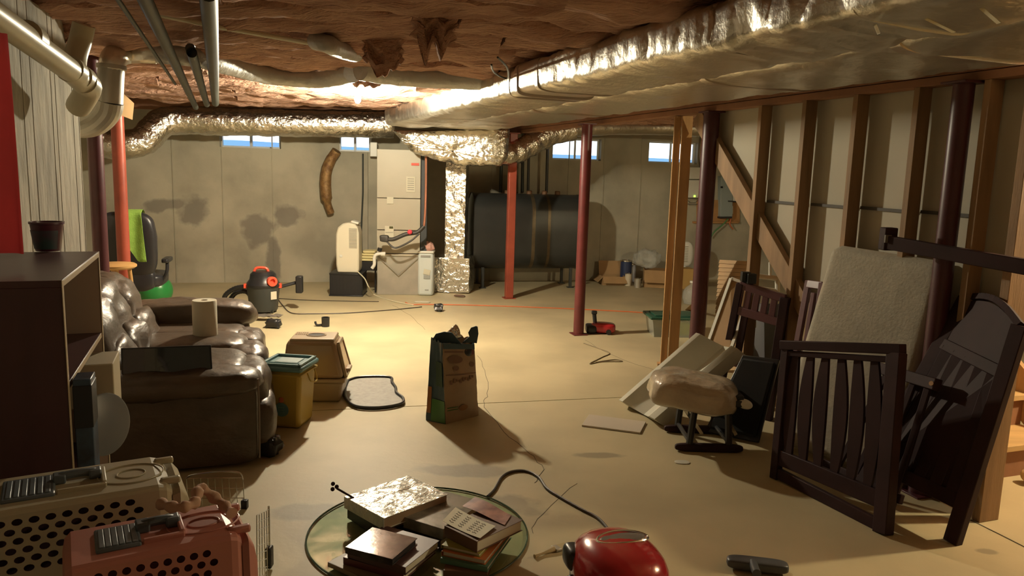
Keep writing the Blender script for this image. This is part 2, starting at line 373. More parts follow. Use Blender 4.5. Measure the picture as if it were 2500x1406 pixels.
# drywall skin on the stair side, cut along the flight
MB().prism([PP(3.64, 0, -.065), PP(4.30, 0, -.065), PP(6.05, 1.78, -.065), PP(6.05, 2.46, -.065), PP(3.64, 2.46, -.065)], -PN*.013).build('drywall_sheet', m_dry, pw)
m_strip = M('dark_batten', (.08, .07, .06), .7)
for a, b in ((5.42, 5.05), (5.0, 4.64), (4.6, 4.23), (4.19, 3.85)):
    MB().bar(PP(a, 1.505, -.055), PP(b, 1.50, -.055), .015, .018).build('batten', m_strip, pw)
# double stud post
o = thing('stud_post', 'pair of upright pine studs with a narrow gap standing alone under the beam', 'post', F(1628, 893))
MB().box(F(1619, 892)+UP*1.083, (.055, .09, 2.166), -.15).build('stud', m_wood, o, bev=.002)
MB().box(F(1641, 897)+UP*1.083, (.085, .045, 2.166), -.1).build('stud', m_wood, o, bev=.002)
MB().box(F(1629, 894)+UP*.012+V(0, .02, 0), (.17, .09, .02), -.1).build('base_plate', m_wood, o)
m_red_shade = M('shaded_post_red', (.085, .022, .028), .4, var=.25, vs=5)  # post red with the shade on these posts put into the colour
def post(px, py, r, ht, label, sq=False, loc=None, m_red=m_red):
    b = loc or F(px, py)
    t = thing('steel_post', label, 'post', b)
    if sq: MB().box(b+UP*ht/2, (.10, .10, ht-.02), .25).build('column', m_red, t, bev=.006)
    else: MB().lathe([(r, .005), (r, ht-.01)], b, 20).build('column', m_red, t)
    MB().box(b+UP*.005, (.15, .15, .01), .3).build('base_plate', m_red, t, bev=.002)
    MB().box(b+UP*(ht-.006), (.15, .15, .012), .3).build('cap_plate', m_red, t, bev=.002)
    return t
post(1242, 728, .055, 2.168, 'red steel post farthest back under the beam, before the black tank', True)
post(1412, 816, .055, 2.168, 'dark red round steel post standing beside the small red hand vacuum', m_red=M('shaded_deep_red', (.15, .03, .03), .4, var=.25, vs=5))  # red darkened to stand for the shade on this post
post(0, 0, .062, 2.168, 'dark red steel post just right of the pale wooden stud pair', loc=PP(6.02, 0, .03), m_red=m_red_shade)
post(0, 0, .05, 2.168, 'dark steel post among the studs behind the upright mattress', loc=PP(3.93, 0, .06), m_red=m_red_shade)
pa = P(240, 500, 5.8); pa.z = 0; post(0, 0, .055, 2.44, 'dark red steel post at the end of the left concrete wall', loc=pa, m_red=m_red_shade)
pb = P(296, 500, 6.8); pb.z = 0; post(0, 0, .055, 2.44, 'bright red steel post behind the office chair with the green towel', loc=pb)

# stairs behind the partition
m_tread = M('stair_pine', (.60, .40, .18), .6, var=.2, vs=4, st=(.5, 3, 3))
st = struct(thing('trim_2', None, None, PP(3.8, 0, -.5)))
for k in range(1, 11):
    Y = 3.72+.235*k; z = .2*k
    MB().prism([PP(Y-.03, z-.035, -.13), PP(Y-.03, z-.035, -1.05), PP(Y+.24, z-.035, -1.05), PP(Y+.24, z-.035, -.13)], (0, 0, .035)).build('tread', m_tread, st, bev=.003)
    MB().prism([PP(Y, z-.2, -.13), PP(Y, z-.2, -1.05), PP(Y+.015, z-.2, -1.05), PP(Y+.015, z-.2, -.13)], (0, 0, .165)).build('riser', m_woodd, st)
MB().bar(PP(3.75, .0, -.11), PP(6.25, 2.12, -.11), .035, .24, up=PD).build('stringer', m_wood, st)
MB().bar(PP(3.75, .0, -1.07), PP(6.25, 2.12, -1.07), .035, .24, up=PD).build('stringer', m_wood, st)

# ================================================================== BULB
t = thing('ceiling_bulb', 'bare glowing light bulb in a keyless ceiling socket above the furnace side of the room', 'bulb', BULB)
m_bulb = M('glowing_bulb', (1, .9, .68), .5, emit=60)
ob = MB().lathe([(0, -.055), (.018, -.05), (.028, -.03), (.030, -.01), (.026, .012), (.016, .032), (.014, .045)], BULB-UP*.005, 20).build('bulb_glass', m_bulb, t)
ob.visible_shadow = True
MB().lathe([(.018, .03), (.022, .03), (.022, .07), (.05, .085), (.05, .10)], BULB, 20).build('lamp_socket', m_white, t)
MB().tube([BULB+UP*.1, BULB+UP*.18], .03, 12).build('junction_box', m_galv, t)

# ================================================================== DUCTS
def duct_sweep(mb, path, w_, h_, wr=.012, n=36, ws=7, e=.35, fine=.004):
    # path: bottom-left edge points; cross-section superellipse w_ x h_
    vs = []; m = len(path)
    for i, p in enumerate(path):
        tdir = (path[min(i+1, m-1)]-path[max(i-1, 0)]); tdir.z = 0; tdir.normalize(); sd = Vector((tdir.y, -tdir.x, 0))
        c = p+sd*(w_/2)+UP*(h_/2)
        for k in range(n):
            g_ = 2*pi*k/n; x = math.copysign(abs(cos(g_))**e, cos(g_)); z = math.copysign(abs(sin(g_))**e, sin(g_))
            q = c+sd*(x*w_/2)+UP*(z*h_/2)
            L_ = (p-path[0]).length
            d = wr*noise.noise(q*ws)+fine*noise.noise(Vector((L_*45, k*.25, 3)))+fine*1.2*noise.noise(Vector((L_*18, k*.2, 9)))
            vs.append(q+(sd*x+UP*z).normalized()*d)
    fs = [(i*n+k, i*n+(k+1) % n, (i+1)*n+(k+1) % n, (i+1)*n+k) for i in range(m-1) for k in range(n)]
    fs += [tuple(range(n-1, -1, -1)), tuple(range((m-1)*n, m*n))]
    return mb.add(vs, fs)
def LA(Y, z=2.2, dx=0): return Vector((.585-.390*(Y-3.76)+dx, Y, z))
tA = thing('duct_trunk', 'left of the two long foil-wrapped supply trunks hung beside the wooden beam', 'duct', LA(5))
secs = [(1.6, 2.55), (2.54, 3.24), (3.25, 4.95), (4.96, 5.28), (5.29, 9.35)]
for i, (a, b) in enumerate(secs):
    n_ = max(6, int((b-a)/.022)); pth = [LA(a+(b-a)*k/n_, 2.172+(.012 if i in (3,) else 0)) for k in range(n_+1)]
    wr = (.014, .03, .016, .006, .018)[i]
    duct_sweep(MB(), pth, .58, .215, wr, fine=(.004, .008, .006, .001, .005)[i]).build('duct_section', m_foils if i == 3 else m_foil, tA, sharp=80)
for Y in (4.955, 5.285, 5.42):
    duct_sweep(MB(), [LA(Y-.02, 2.167, -.008), LA(Y+.02, 2.167, -.008)], .596, .23, .004).build('tape_band', m_foils, tA, sharp=80)
tB = thing('duct_trunk', 'right foil-wrapped trunk running tight against the wooden beam', 'duct', LA(5, 2.18, .7))
for a, b in ((1.6, 4.3), (4.31, 6.6), (6.61, 9.6)):
    n_ = int((b-a)/.03); pth = [LA(a+(b-a)*k/n_, 2.172, .63) for k in range(n_+1)]
    duct_sweep(MB(), pth, .80, .225, .022, ws=5, fine=.003).build('duct_section', m_foil, tB, sharp=80)
for Y in (3.1, 4.3, 6.6): duct_sweep(MB(), [LA(Y-.025, 2.165, .622), LA(Y+.025, 2.165, .622)], .816, .24, .004).build('tape_band', m_foils, tB, sharp=80)
m_peel = M('peeling_tape', (.62, .52, .30), .6)
for (p, q) in (((2265, 45), (2335, 68)), ((2400, 18), (2445, 45)), ((2140, 60), (2150, 72))):
    a, b = F(p[0], p[1], 2.17), F(q[0], q[1], 2.13); MB().sheet(lambda u, v: a.lerp(b, u)+V(0, .02*v, -.012*u), 8, 2, (0, 0, .002)).build('peeling_tape', m_peel, tA)
a = [(1200, 158), (1205, 175), (1222, 187), (1240, 190), (1238, 165), (1215, 140)]
tag(MB().tube(smooth([F(x, y, 2.30) for x, y in a]), .006, 8).build('wire_hanger', m_pipe), 'black wire loop hooked on the side of the foil trunk', 'wire')
# foil plenum above the furnace
tp = thing('foil_plenum', 'crumpled silver foil plenum bridging the furnace top and the supply trunks', 'duct', P(1100, 400, 9.75))
poly = [(955, 318), (1245, 312), (1240, 383), (1222, 404), (1130, 404), (1095, 396), (1050, 386), (1015, 374), (985, 350)]
def plen(mb, poly, Y0, Y1, name, nsub=9):
    pts = []
    for i, p in enumerate(poly):
        q = poly[(i+1) % len(poly)]
        for k in range(nsub): pts.append((p[0]+(q[0]-p[0])*k/nsub, p[1]+(q[1]-p[1])*k/nsub))
    cx = sum(p[0] for p in pts)/len(pts); cy = sum(p[1] for p in pts)/len(pts); n = len(pts); C = P(cx, cy, Y0)
    rings = [(0.02, Y0-.0), (.35, Y0-.03), (.7, Y0-.02), (.92, Y0), (1, Y0+.05), (1, (Y0+Y1)/2), (1, Y1), (.02, Y1)]
    vs = []
    for s_, Y in rings:
        for (x, y) in pts:
            e = P(x, y, Y0); q = C+(e-C)*s_; q = Vector((q.x, Y, q.z)); dn = noise.noise(q*9)*.03+noise.noise(q*21)*.015
            vs.append(q+Vector((dn*.6, dn, dn*.6)))
    fs = [(i*n+k, i*n+(k+1) % n, (i+1)*n+(k+1) % n, (i+1)*n+k) for i in range(len(rings)-1) for k in range(n)]
    mb.add(vs, fs); return mb
plen(MB(), poly, 9.55, 10.15, '').build('plenum_bag', m_foilf, tp, sharp=70)
MB().tube(smooth([P(1215, 375, 9.9), P(1255, 372, 10), P(1300, 350, 10.1), P(1345, 328, 10.2), P(1400, 318, 10.3)], 8), [.16, .155, .15, .15, .15]*5+[.14]*8, 20, wr=.10, ws=9).build('branch_elbow', m_foilf, tp, sharp=70)
tag(MB().tube(smooth([P(1400, 316, 10.3), P(1480, 312, 10.5), P(1600, 312, 10.8), P(1760, 318, 11.0)], 14), .10, 18, wr=.09, ws=9).build('foil_duct', m_foil, sharp=70), 'foil duct along the ceiling over the two right hand windows', 'duct')
# foil riser and base box beside furnace
rb = F(1100, 716)
t = thing('foil_riser', 'tall square foil-wrapped return riser standing on a wider foil box right of the furnace', 'duct', rb, -.1)
Lw = loc2w(t)
def wbx(mb, c, sz, amp=.012, ws=8, n=9):     # crumpled box
    for ax in range(3):
        for sg in (-1, 1):
            def fn(a, b, ax=ax, sg=sg):
                p = [0, 0, 0]; i, j = [k for k in range(3) if k != ax]
                p[i] = (a-.5)*sz[i]; p[j] = (b-.5)*sz[j]; p[ax] = sg*sz[ax]/2; q = Vector(p)+Vector(c)
                return Lw(*(q+Vector((noise.noise(q*ws), noise.noise(q*ws+V(5, 0, 0)), noise.noise(q*ws+V(0, 9, 0))))*amp*(1+.5*sin(q.z*60))))
            if sg*(1 if ax != 1 else -1) > 0: mb.grid(fn, n, n)
            else: mb.grid(lambda a, b, fn=fn: fn(1-a, b), n, n)
    return mb
wbx(MB(), (0, .25, .25), (.50, .48, .47), .014).build('base_box', m_foilf, t, sharp=50)
wbx(MB(), (.03, .22, 1.12), (.27, .27, 1.32), .010, 9, 30).build('riser', m_foilf, t, sharp=50)
MB().tube([Lw(-.26, .0, .02), Lw(-.26, .0, .47)], .012, 6).build('corner_tape', m_foils, t)
# U-shaped foil duct and long foil duct along the far wall
pth = [WL(228, 338, 1.0), WL(262, 350, 1.0), WL(305, 353, 1.0), WL(350, 343, .95), WL(375, 318, .9), WL(400, 298, .85), WL(450, 293, .8), WL(560, 296, .8), WL(700, 299, .8), WL(830, 302, .8), WL(960, 304, .8)]
tag(MB().tube(smooth(pth, 14), .18, 22, wr=.07, ws=10).build('foil_duct', m_foilf, sharp=70), 'long silver foil duct along the far wall, dipping in a U at its left end', 'duct')
# galvanised drop at the left
t = thing('round_duct', 'round metal duct dropping from the ceiling with an elbow beside the concrete wall', 'duct', P(270, 260, 4.9))
MB().tube([P(272, 165, 4.85), P(270, 200, 4.85), P(268, 252, 4.85)], .076, 20).build('duct_pipe', m_galv, t)
MB().tube(smooth([P(268, 248, 4.85), P(262, 272, 4.86), P(238, 296, 4.88), P(205, 306, 4.95), P(150, 304, 5.1)], 5), .080, 20).build('elbow', m_galv, t, sharp=15)
MB().tube([P(272, 158, 4.85), P(272, 168, 4.85)], .086, 20).build('collar', m_galv, t)
MB().tube(smooth([P(272, 165, 4.85), P(280, 140, 4.87), F(305, 128, 2.36), F(345, 125, 2.365), F(380, 127, 2.365)], 6), .075, 18, wr=.05).build('top_elbow', m_foil, t, sharp=70)
pth = [F(x, y, 2.365) for x, y in ((345, 125), (432, 131), (511, 145), (580, 165), (650, 182), (720, 190), (790, 192), (860, 178))]
tag(MB().tube(smooth(pth, 16), .072, 18, wr=.06, ws=14).build('flex_duct', m_flex, sharp=70), 'grey flexible duct snaking across the ceiling between the concrete wall and the bulb', 'duct')
pth = [F(x, y, 2.37) for x, y in ((880, 166), (960, 178), (1060, 186), (1160, 190), (1210, 192))]
tag(MB().tube(smooth(pth, 16), .09, 18, wr=.06, ws=10).build('flex_duct', m_flex, sharp=70), 'pale flexible duct joining the bulb area to the side of the foil trunk', 'duct')
# ceiling pipes
def pipe(name, a, b, z, r, mat, label, b_z=None):
    p, q = F(*a, z), F(*b, b_z or z)
    return tag(MB().tube([p, q], r, 14).build(name, mat), label, 'pipe')
pipe('ceiling_pipe', (345, -20), (478, 262), 2.25, .028, m_pipeg, 'second from left of the dark pipes under the ceiling, thick and slanting')
pipe('ceiling_pipe', (508, -20), (526, 252), 2.25, .034, m_pipeg, 'thickest dark pipe under the ceiling, running almost straight away, near the left')
pipe('ceiling_pipe', (275, -20), (428, 205), 2.26, .010, m_pipeg, 'thin leftmost dark pipe under the ceiling')
t = tag(MB().tube([F(465, 118, 2.28), F(468, 128, 2.25), F(505, 255, 2.25)], .028, 14).build('ceiling_pipe', m_pipeg), 'short open-ended dark pipe between the two thick ceiling pipes', 'pipe')
tag(MB().tube([F(385, 35, 2.37), F(535, 66, 2.37), F(760, 106, 2.37)], .013, 10).build('conduit', m_pvc), 'slender pale conduit crossing the ceiling behind the dark pipes', 'pipe')
tag(MB().tube(smooth([F(770, 100, 2.36), F(800, 108, 2.33), F(830, 122, 2.34), F(868, 132, 2.36)], 8), .05, 14, wr=.05, ws=20).build('flex_duct', m_flex, sharp=70), 'short ribbed grey flex hose end at the conduit tip near the bulb', 'duct')
# cream PVC drain
t = thing('drain_pipe', 'cream PVC drain pipe with couplings along the top of the left concrete wall', 'pipe', P(100, 130, 3.4))
c0, c1, c2 = P(-60, 5, 2.7), P(172, 172, 3.55), P(205, 205, 3.75)
MB().tube([c0, c1, c2], .052, 20).build('pipe_run', m_pvc, t)
for x, y, Y in ((72, 92, 3.14), (176, 172, 3.58), (198, 190, 3.7)):
    p = P(x, y, Y); d = (c1-c0).normalized(); MB().tube([p-d*.035, p+d*.035], .061, 20).build('coupling', m_pvc, t)
MB().tube(smooth([P(205, 198, 3.72), P(217, 212, 3.8), P(205, 238, 3.85), P(190, 262, 3.9)], 5), [.058]*15+[.056], 18).build('end_elbow', m_pvc, t)
MB().tube(smooth([P(205, 60, 3.75), P(196, 100, 3.75), P(184, 140, 3.7), P(182, 168, 3.65)], 4), .05, 16).build('branch', m_pvc, t)
# dark cardboard shield by the galvanised duct
q = [P(205, 225, 5.2), P(245, 225, 5.4), P(245, 255, 5.4), P(205, 255, 5.2)]
tag(MB().prism(q, V(0, .01, 0)).build('cardboard_flap', m_card), 'small brown flap between the drain elbow and the round duct', 'cardboard')
q = [P(300, 228, 6.3), P(326, 252, 6.4), P(322, 292, 6.4), P(296, 282, 6.3)]
tag(MB().prism(q, V(0, .01, 0)).build('cardboard_flap', m_card), 'orange brown flap hanging just right of the round duct', 'cardboard')

# ================================================================== FURNACE GROUP
fb = F(972, 720); m_fur = M('tan_enamel', (.46, .415, .32), .45, var=.08, vs=2)
t = thing('furnace', 'tall tan sheet metal air handler cabinet against the far wall', 'furnace', fb, .1); Lw = loc2w(t)
def lb(c, s, name, mat, par=None, bev=.004, label=None, rr=0):   # local axis-aligned box in thing t
    p = par or t; m = MATS[t.name]; mb = MB().box((0, 0, 0), s); mb.v = [m @ (Matrix.Rotation(rr, 3, 'Y') @ v+Vector(c)) for v in mb.v]
    return mb.build(name, mat, p, label, bev=bev)
H1 = 1.92
lb((0, .28, .26), (.56, .52, .52), 'return_plenum', m_galv)
lb((0, .27, .535), (.57, .54, .03), 'rim', m_fur)
lb((0, .27, .55+.16), (.565, .54, .30), 'lower_panel', m_fur)
lb((0, .27, .865+.21), (.565, .54, .41), 'middle_panel', m_fur)
lb((0, .27, 1.285+.315), (.565, .54, .625), 'upper_panel', m_fur)
mb = MB().tube([Lw(-.28, -.001, .52), Lw(0, -.02, .27)], .006, 6).tube([Lw(.28, -.001, .52), Lw(0, -.02, .27)], .006, 6); mb.build('cross_break', m_galv, t)
lb((.21, -.012, 1.73), (.10, .006, .032), 'badge', M('red_badge', (.75, .07, .03), .5), bev=0)
lb((.155, -.012, 1.47), (.115, .004, .20), 'sticker', m_paper, bev=0); lb((-.11, -.012, 1.255), (.085, .004, .09), 'sticker', m_paper, bev=0)
s_ = lb((-.12, -.012, .83), (.115, .004, .18), 'sticker', m_paper, bev=0)
lb((-.095, -.016, .90), (.05, .003, .03), 'sticker_mark', M('sticker_print', (.10, .09, .03), .8), par=s_, bev=0)
lb((-.12, -.016, .835), (.10, .003, .004), 'sticker_line', M('sticker_ink', (.12, .12, .12), .8), par=s_, bev=0)
q_ = m_paper
for k in range(6): lb((.155, -.016, 1.54-.028*k), (.085, .003, .005), 'print_line', bpy.data.materials['sticker_ink'], bev=0)
lb((.33, .25, 1.0), (.08, .5, 1.9), 'side_duct', M('dark_return', (.05, .055, .06), .6))
# refrigerant line set
t2 = thing('line_set', 'insulated refrigerant line curving down and across the furnace front with a red cap', 'pipe', P(1035, 560, 9.7))
pts = [P(1040, 372, 9.75), P(1040, 450, 9.75), P(1038, 520, 9.72), P(1035, 552, 9.7), P(1018, 567, 9.68), P(990, 572, 9.66), P(960, 584, 9.65), P(938, 582, 9.66)]
MB().tube(smooth(pts[:4], 6), .016, 10).build('copper_line', M('copper', (.42, .17, .10), .4, .6), t2)
MB().tube(smooth(pts[3:], 6), .026, 12).build('foam_sleeve', m_pipe, t2)
MB().tube(smooth([P(945, 590, 9.64), P(965, 605, 9.64), P(1000, 590, 9.64), P(1024, 570, 9.66)], 6), .012, 8).build('suction_line', m_pipe, t2)
MB().lathe([(.03, 0), (.03, .03), (.012, .045)], P(1001, 566, 9.62), 14, axis=(0, -1, 0)).build('red_cap', M('red_cap_plastic', (.7, .06, .09), .4), t2)
MB().soft(P(938, 582, 9.66), (.12, .08, .09), wr=.01).build('sleeve_end', m_pipe, t2)
# PVC drain trap
t2 = thing('condensate_trap', 'white PVC elbow trap on the left side of the furnace', 'pipe', P(915, 635, 9.9))
MB().tube(smooth([P(941, 620, 9.85), P(922, 620, 9.85), P(914, 628, 9.85), P(914, 645, 9.85), P(908, 655, 9.85)], 4), .022, 12).build('elbow_pipe', m_white, t2)
MB().tube([P(941, 620, 9.85), P(931, 620, 9.85)], .028, 12).build('coupling', m_white, t2)
tag(MB().tube([P(928, 605, 9.85), P(926, 613, 9.85)], .03, 12).build('black_plug', m_black), 'small black cap on top of the white elbow trap', 'cap')
# white cylinder softener
wb_ = F(1038, 722)
t = thing('water_filter_housing', 'slim white upright appliance standing before the foil box, red cloth on top', 'appliance', wb_, 0); Lw = loc2w(t)
lb((0, .1, .285), (.205, .2, .57), 'housing', M('cool_white', (.62, .66, .64), .4), bev=.03)
lb((0, .1, .585), (.21, .205, .03), 'top_rim', m_white, bev=.01)
lb((.0, -.003, .53), (.13, .008, .03), 'grip_slot', M('slot_grey', (.3, .3, .28), .6), bev=.002)
lb((.02, -.006, .32), (.09, .012, .07), 'tag', m_paper, bev=.002, rr=.2); lb((.02, -.006, .255), (.085, .01, .05), 'tag', M('grey_tag', (.35, .36, .34), .6), bev=.002)
lb((.02, -.003, .08), (.05, .006, .012), 'logo_strip', bpy.data.materials['slot_grey'], bev=0)
MB().soft(Lw(.02, .1, .66), (.16, .13, .12), e=.8, wr=.03, ws=14).build('cloth', M('pink_cloth', (.62, .34, .28), .9), t)
# dehumidifier on a black crate
db = F(845, 723)
t = thing('crate', 'low black plastic crate under the white dehumidifier', 'crate', db, .05); Lw = loc2w(t)
CW = .41
mb = MB()
for sg in (-1, 1):
    mb.box(Lw(0, .19+sg*.19, .15), (CW, .015, .27), .05); mb.box(Lw(sg*CW/2, .19, .15), (.015, .38, .27), .05)
mb.build('crate_wall', m_black, t, bev=.003)
lb((0, .19, .008), (CW+.03, .42, .016), 'foot_rim', m_black); lb((0, .19, .292), (CW+.02, .41, .02), 'top_rim', m_black)
for k in range(9): lb((-.17+.0425*k, -.004, .16), (.012, .012, .2), 'rib', m_black, bev=0)
t = thing('dehumidifier', 'tall white dehumidifier with curved top standing on the black crate', 'dehumidifier', db+UP*.303+V(0, .19, 0), .05); Lw = loc2w(t)
prof = [(-.13, 0), (.14, 0), (.15, .05), (.15, .52), (.13, .60), (.10, .635), (.02, .655), (-.06, .64), (-.12, .59), (-.145, .50), (-.15, .30), (-.145, .1)]
MB().prism([Lw(x, -.15, z) for x, z in prof], (MATS[t.name].to_3x3() @ V(0, .3, 0))).build('body', M('ivory_plastic', (.76, .70, .55), .45), t, bev=.02)
for k in range(17): lb((.075, -.153, .33+.0155*k), (.10, .008, .006), 'louvre', M('louvre_grey', (.34, .31, .25), .6) if k == 0 else bpy.data.materials['louvre_grey'], bev=0)
lb((.09, -.0, .655), (.1, .2, .03), 'control_ridge', m_white, bev=.01, rr=.25)
MB().lathe([(.02, 0), (.02, .006), (.01, .008)], Lw(-.08, -.152, .22), 14, axis=(0, -1, 0)).build('badge', m_white, t)
# yellow filters on a black shelf
t = thing('plant_stand', 'black box shelf beside the furnace carrying folded yellow filters', 'stand', F(905, 716)+V(-.05, .2, 0)); Lw = loc2w(t)
lb((0, 0, .36), (.24, .3, .12), 'shelf_box', m_black); 
for sx in (-1, 1):
    for sy in (-1, 1): lb((sx*.10, sy*.13, .15), (.02, .02, .30), 'leg', m_black)
for k in range(4):
    mb = MB(); c = Lw(-.02+.01*k, -.03, .42+.022+.036*k)
    mb.soft(c, (.20-.02*(k == 3), .22, .034), e=.35, wr=.006, ws=20)
    tag(mb.build('folded_filter', M('yellow_filter', (.72, .62, .32), .9) if k == 0 else bpy.data.materials['yellow_filter']), ('bottom', 'second from bottom', 'third from bottom', 'topmost')[k]+' folded yellow filter in the pile on the black shelf', 'filter', 'folded filters beside the furnace')
# orange flex duct strap on wall and grey conduits
tag(MB().tube(smooth([WL(822, 368, .25), WL(805, 395, .2), WL(796, 430, .18), WL(797, 480, .17), WL(808, 520, .12)], 8), [.07]*6+[.075]*20+[.05]*7, 14, wr=.08, ws=14).build('flex_hose', M('orange_hose', (.36, .21, .08), .5, .3, bump=.6, bs=60, col2=(.20, .10, .04), vs=18)), 'orange and gold flexible hose curling down the far wall under the small window', 'hose')
tag(MB().tube([WL(886, 375, .06), WL(886, 470, .06), WL(882, 560, .06), WL(884, 640, .06)], .012, 8).build('wall_cable', m_pipeg), 'thin dark cable running down the wall left of the furnace', 'cable')
tag(MB().box(WL(912, 365, .3), (.10, .12, .20), .2).build('control_box', m_white, bev=.01), 'small white box at the upper left corner of the furnace', 'box')
tag(MB().prism([WL(899, 372, .12), WL(925, 372, .12), WL(925, 640, .12), WL(899, 640, .12)], WN*-.1).build('wall_chase', m_wall), 'flat grey vertical chase on the wall just left of the furnace', 'panel')
# cord on crate
def cable(name, px, r, mat, label, z=None, cat='cord', k=8):
    pts = [F(x, y, (z or r)) for x, y in px]
    return tag(MB().tube(smooth(pts, k), r, 7).build(name, mat), label, cat)
m_cordw = M('white_cord', (.6, .55, .4), .5); m_cordo = M('orange_cord', (.62, .16, .05), .5); m_cordb = M('brown_cord', (.06, .045, .035), .5)
pw_ = [P(873, 663, 9.75), P(890, 680, 9.7), P(900, 700, 9.6), F(915, 720, .01), F(960, 735, .008), F(1010, 745, .008)]
tag(MB().tube(smooth(pw_, 8), .008, 7).build('power_cord', m_cordw), 'white cord trailing from the dehumidifier across the floor', 'cord')
cable('extension_cord', [(990, 738), (1005, 743), (1040, 743), (1120, 744), (1250, 748), (1400, 754), (1520, 760), (1600, 765)], .007, m_cordo, 'long thin orange cord stretched across the far floor')
cable('extension_cord', [(672, 720), (690, 745), (712, 764), (760, 766), (850, 764), (960, 756), (1030, 749)], .006, m_cordb, 'dark cord running from the shop vacuum toward the furnace')
cable('extension_cord', [(668, 728), (760, 733), (850, 735), (925, 736)], .005, m_cordb, 'thin dark cord lying just behind the longer dark cord')
cable('phone_cord', [(1425, 838), (1460, 850), (1488, 862), (1470, 872), (1440, 888), (1470, 883), (1518, 882), (1500, 878), (1455, 884)], .0045, M('tan_cord', (.22, .17, .10), .6), 'tangled thin cord lying on the floor beyond the wooden stud pair')
cable('power_cord', [(1190, 1212), (1207, 1195), (1225, 1165), (1250, 1151), (1285, 1150), (1315, 1165), (1335, 1192), (1370, 1215), (1420, 1243), (1460, 1265), (1490, 1300), (1502, 1330), (1500, 1350)], .0075, m_cordb, 'dark cord curving over the floor from the red canister vacuum', k=10)

# ================================================================== OIL TANK
t = thing('oil_tank', 'large black oval oil tank on short legs by the far wall', 'tank', F(1290, 705), .225); Lw = loc2w(t)
TL_, TW, TH_ = 1.60, .60, 1.10; z0 = .26
def tsec(x, k): 
    out = []
    for i in range(32):
        a_ = 2*pi*i/32; yy = cos(a_); zz = sin(a_); r_ = TW/2
        out.append(Lw(x, .33+yy*r_*k, z0+TH_/2+((TH_/2-r_)*(1 if zz > 0 else -1) if abs(zz) > 1e-6 else 0)*k+zz*r_*k))
    return out
vs = []; rings = [(-TL_/2-.045, .05), (-TL_/2-.04, .6), (-TL_/2-.02, .9), (-TL_/2, 1), (-TL_/4, 1), (0, 1), (TL_/4, 1), (TL_/2, 1), (TL_/2+.02, .9), (TL_/2+.04, .6), (TL_/2+.045, .05)]
for x, k in rings: vs += tsec(x, k)
mb = MB(); mb.add(vs, [(i*32+k, (i+1)*32+k, (i+1)*32+(k+1) % 32, i*32+(k+1) % 32) for i in range(len(rings)-1) for k in range(32)]+[tuple(range(32)), tuple(range((len(rings)-1)*32+31, (len(rings)-1)*32-1, -1))])
mb.build('tank_shell', m_blackm, t)
m_band = M('bronze_sheen', (.16, .12, .07), .35, .5, var=.3)  # stripes coloured as light reflected on the black shell
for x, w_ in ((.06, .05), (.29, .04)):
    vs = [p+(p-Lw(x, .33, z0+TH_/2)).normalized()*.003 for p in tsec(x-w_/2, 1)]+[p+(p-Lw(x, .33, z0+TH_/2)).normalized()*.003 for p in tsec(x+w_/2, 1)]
    MB().add(vs, [(k, 32+k, 32+(k+1) % 32, (k+1) % 32) for k in range(32)]).build('sheen_band', m_band, t)
for sx in (-1, 1):
    mb = MB().add([p for p in tsec(sx*TL_/2-.012, 1.012)]+[p for p in tsec(sx*TL_/2+.012, 1.012)], [(k, 32+k, 32+(k+1) % 32, (k+1) % 32) for k in range(32)]); mb.build('end_seam', m_blackm, t)
    for sy in (.1, .56): lb((sx*.66, sy, .15), (.04, .04, .30), 'leg', m_blackm, bev=.003); lb((sx*.66, sy, .006), (.09, .09, .012), 'foot', m_blackm, bev=0)
for x in (-.28, .05, .28, .48):
    MB().lathe([(.04, z0+TH_-.01), (.04, z0+TH_+.04), (.03, z0+TH_+.05)], Lw(x, .33, 0), 14).build('fitting', M('rusty_fitting', (.20, .10, .05), .6) if x == -.28 else bpy.data.materials['rusty_fitting'], t)
def vpipe(px, ya, yb, Y, r, label, mat=m_pipe):
    tag(MB().tube([P(px[0], ya, Y), P(px[1], yb, Y)], r, 10).build('vertical_pipe', mat), label, 'pipe')
vpipe((1277, 1275), 325, 470, 11.5, .024, 'left of two close vertical pipes between red post and window', m_pipeg)
vpipe((1292, 1289), 325, 470, 11.5, .02, 'right of two close vertical pipes between red post and window')
vpipe((1338, 1334), 318, 470, 11.5, .022, 'dark vertical pipe on the tank beside the window left edge')
vpipe((1224, 1222), 400, 470, 11.5, .026, 'short grey pipe below the foil plenum left of the red post', m_pipeg)

# ================================================================== FAR RIGHT CLUTTER
def wp(x, y, o=0.02): return WL(x, y, o)
def wallbox(name, x0, y0, x1, y1, th, mat, label=None, cat=None, parent=None, bev=.004):
    mb = MB().prism([WL(x0, y1), WL(x1, y1), WL(x1, y0), WL(x0, y0)], WN*th); o = mb.build(name, mat, parent, label, bev=bev)
    if cat: o['category'] = cat
    return o
m_ply = M('plywood_board', (.50, .26, .10), .7, var=.2, vs=5)
t = thing('plywood_backboard', 'orange plywood board holding white devices low beside the breaker box', 'board', WL(1745, 545))
wallbox('board', 1700, 488, 1805, 543, .018, m_ply, parent=t); wallbox('ledge', 1690, 540, 1800, 545, .05, m_ply, parent=t)
tag(MB().prism([WL(1706, 534, .02), WL(1717, 534, .02), WL(1717, 512, .02), WL(1706, 512, .02)], WN*.05).build('outlet_box', m_white, bev=.004), 'small white double outlet box left on the plywood board', 'outlet')
tag(MB().prism([WL(1777, 522, .02), WL(1786, 522, .02), WL(1786, 502, .02), WL(1777, 502, .02)], WN*.05).build('outlet_box', m_white, bev=.004), 'small white box right of the breaker panel on the plywood', 'outlet')
t = thing('network_cabinet', 'white two-part utility cabinet on the wall under the far right window', 'cabinet', WL(1700, 482))
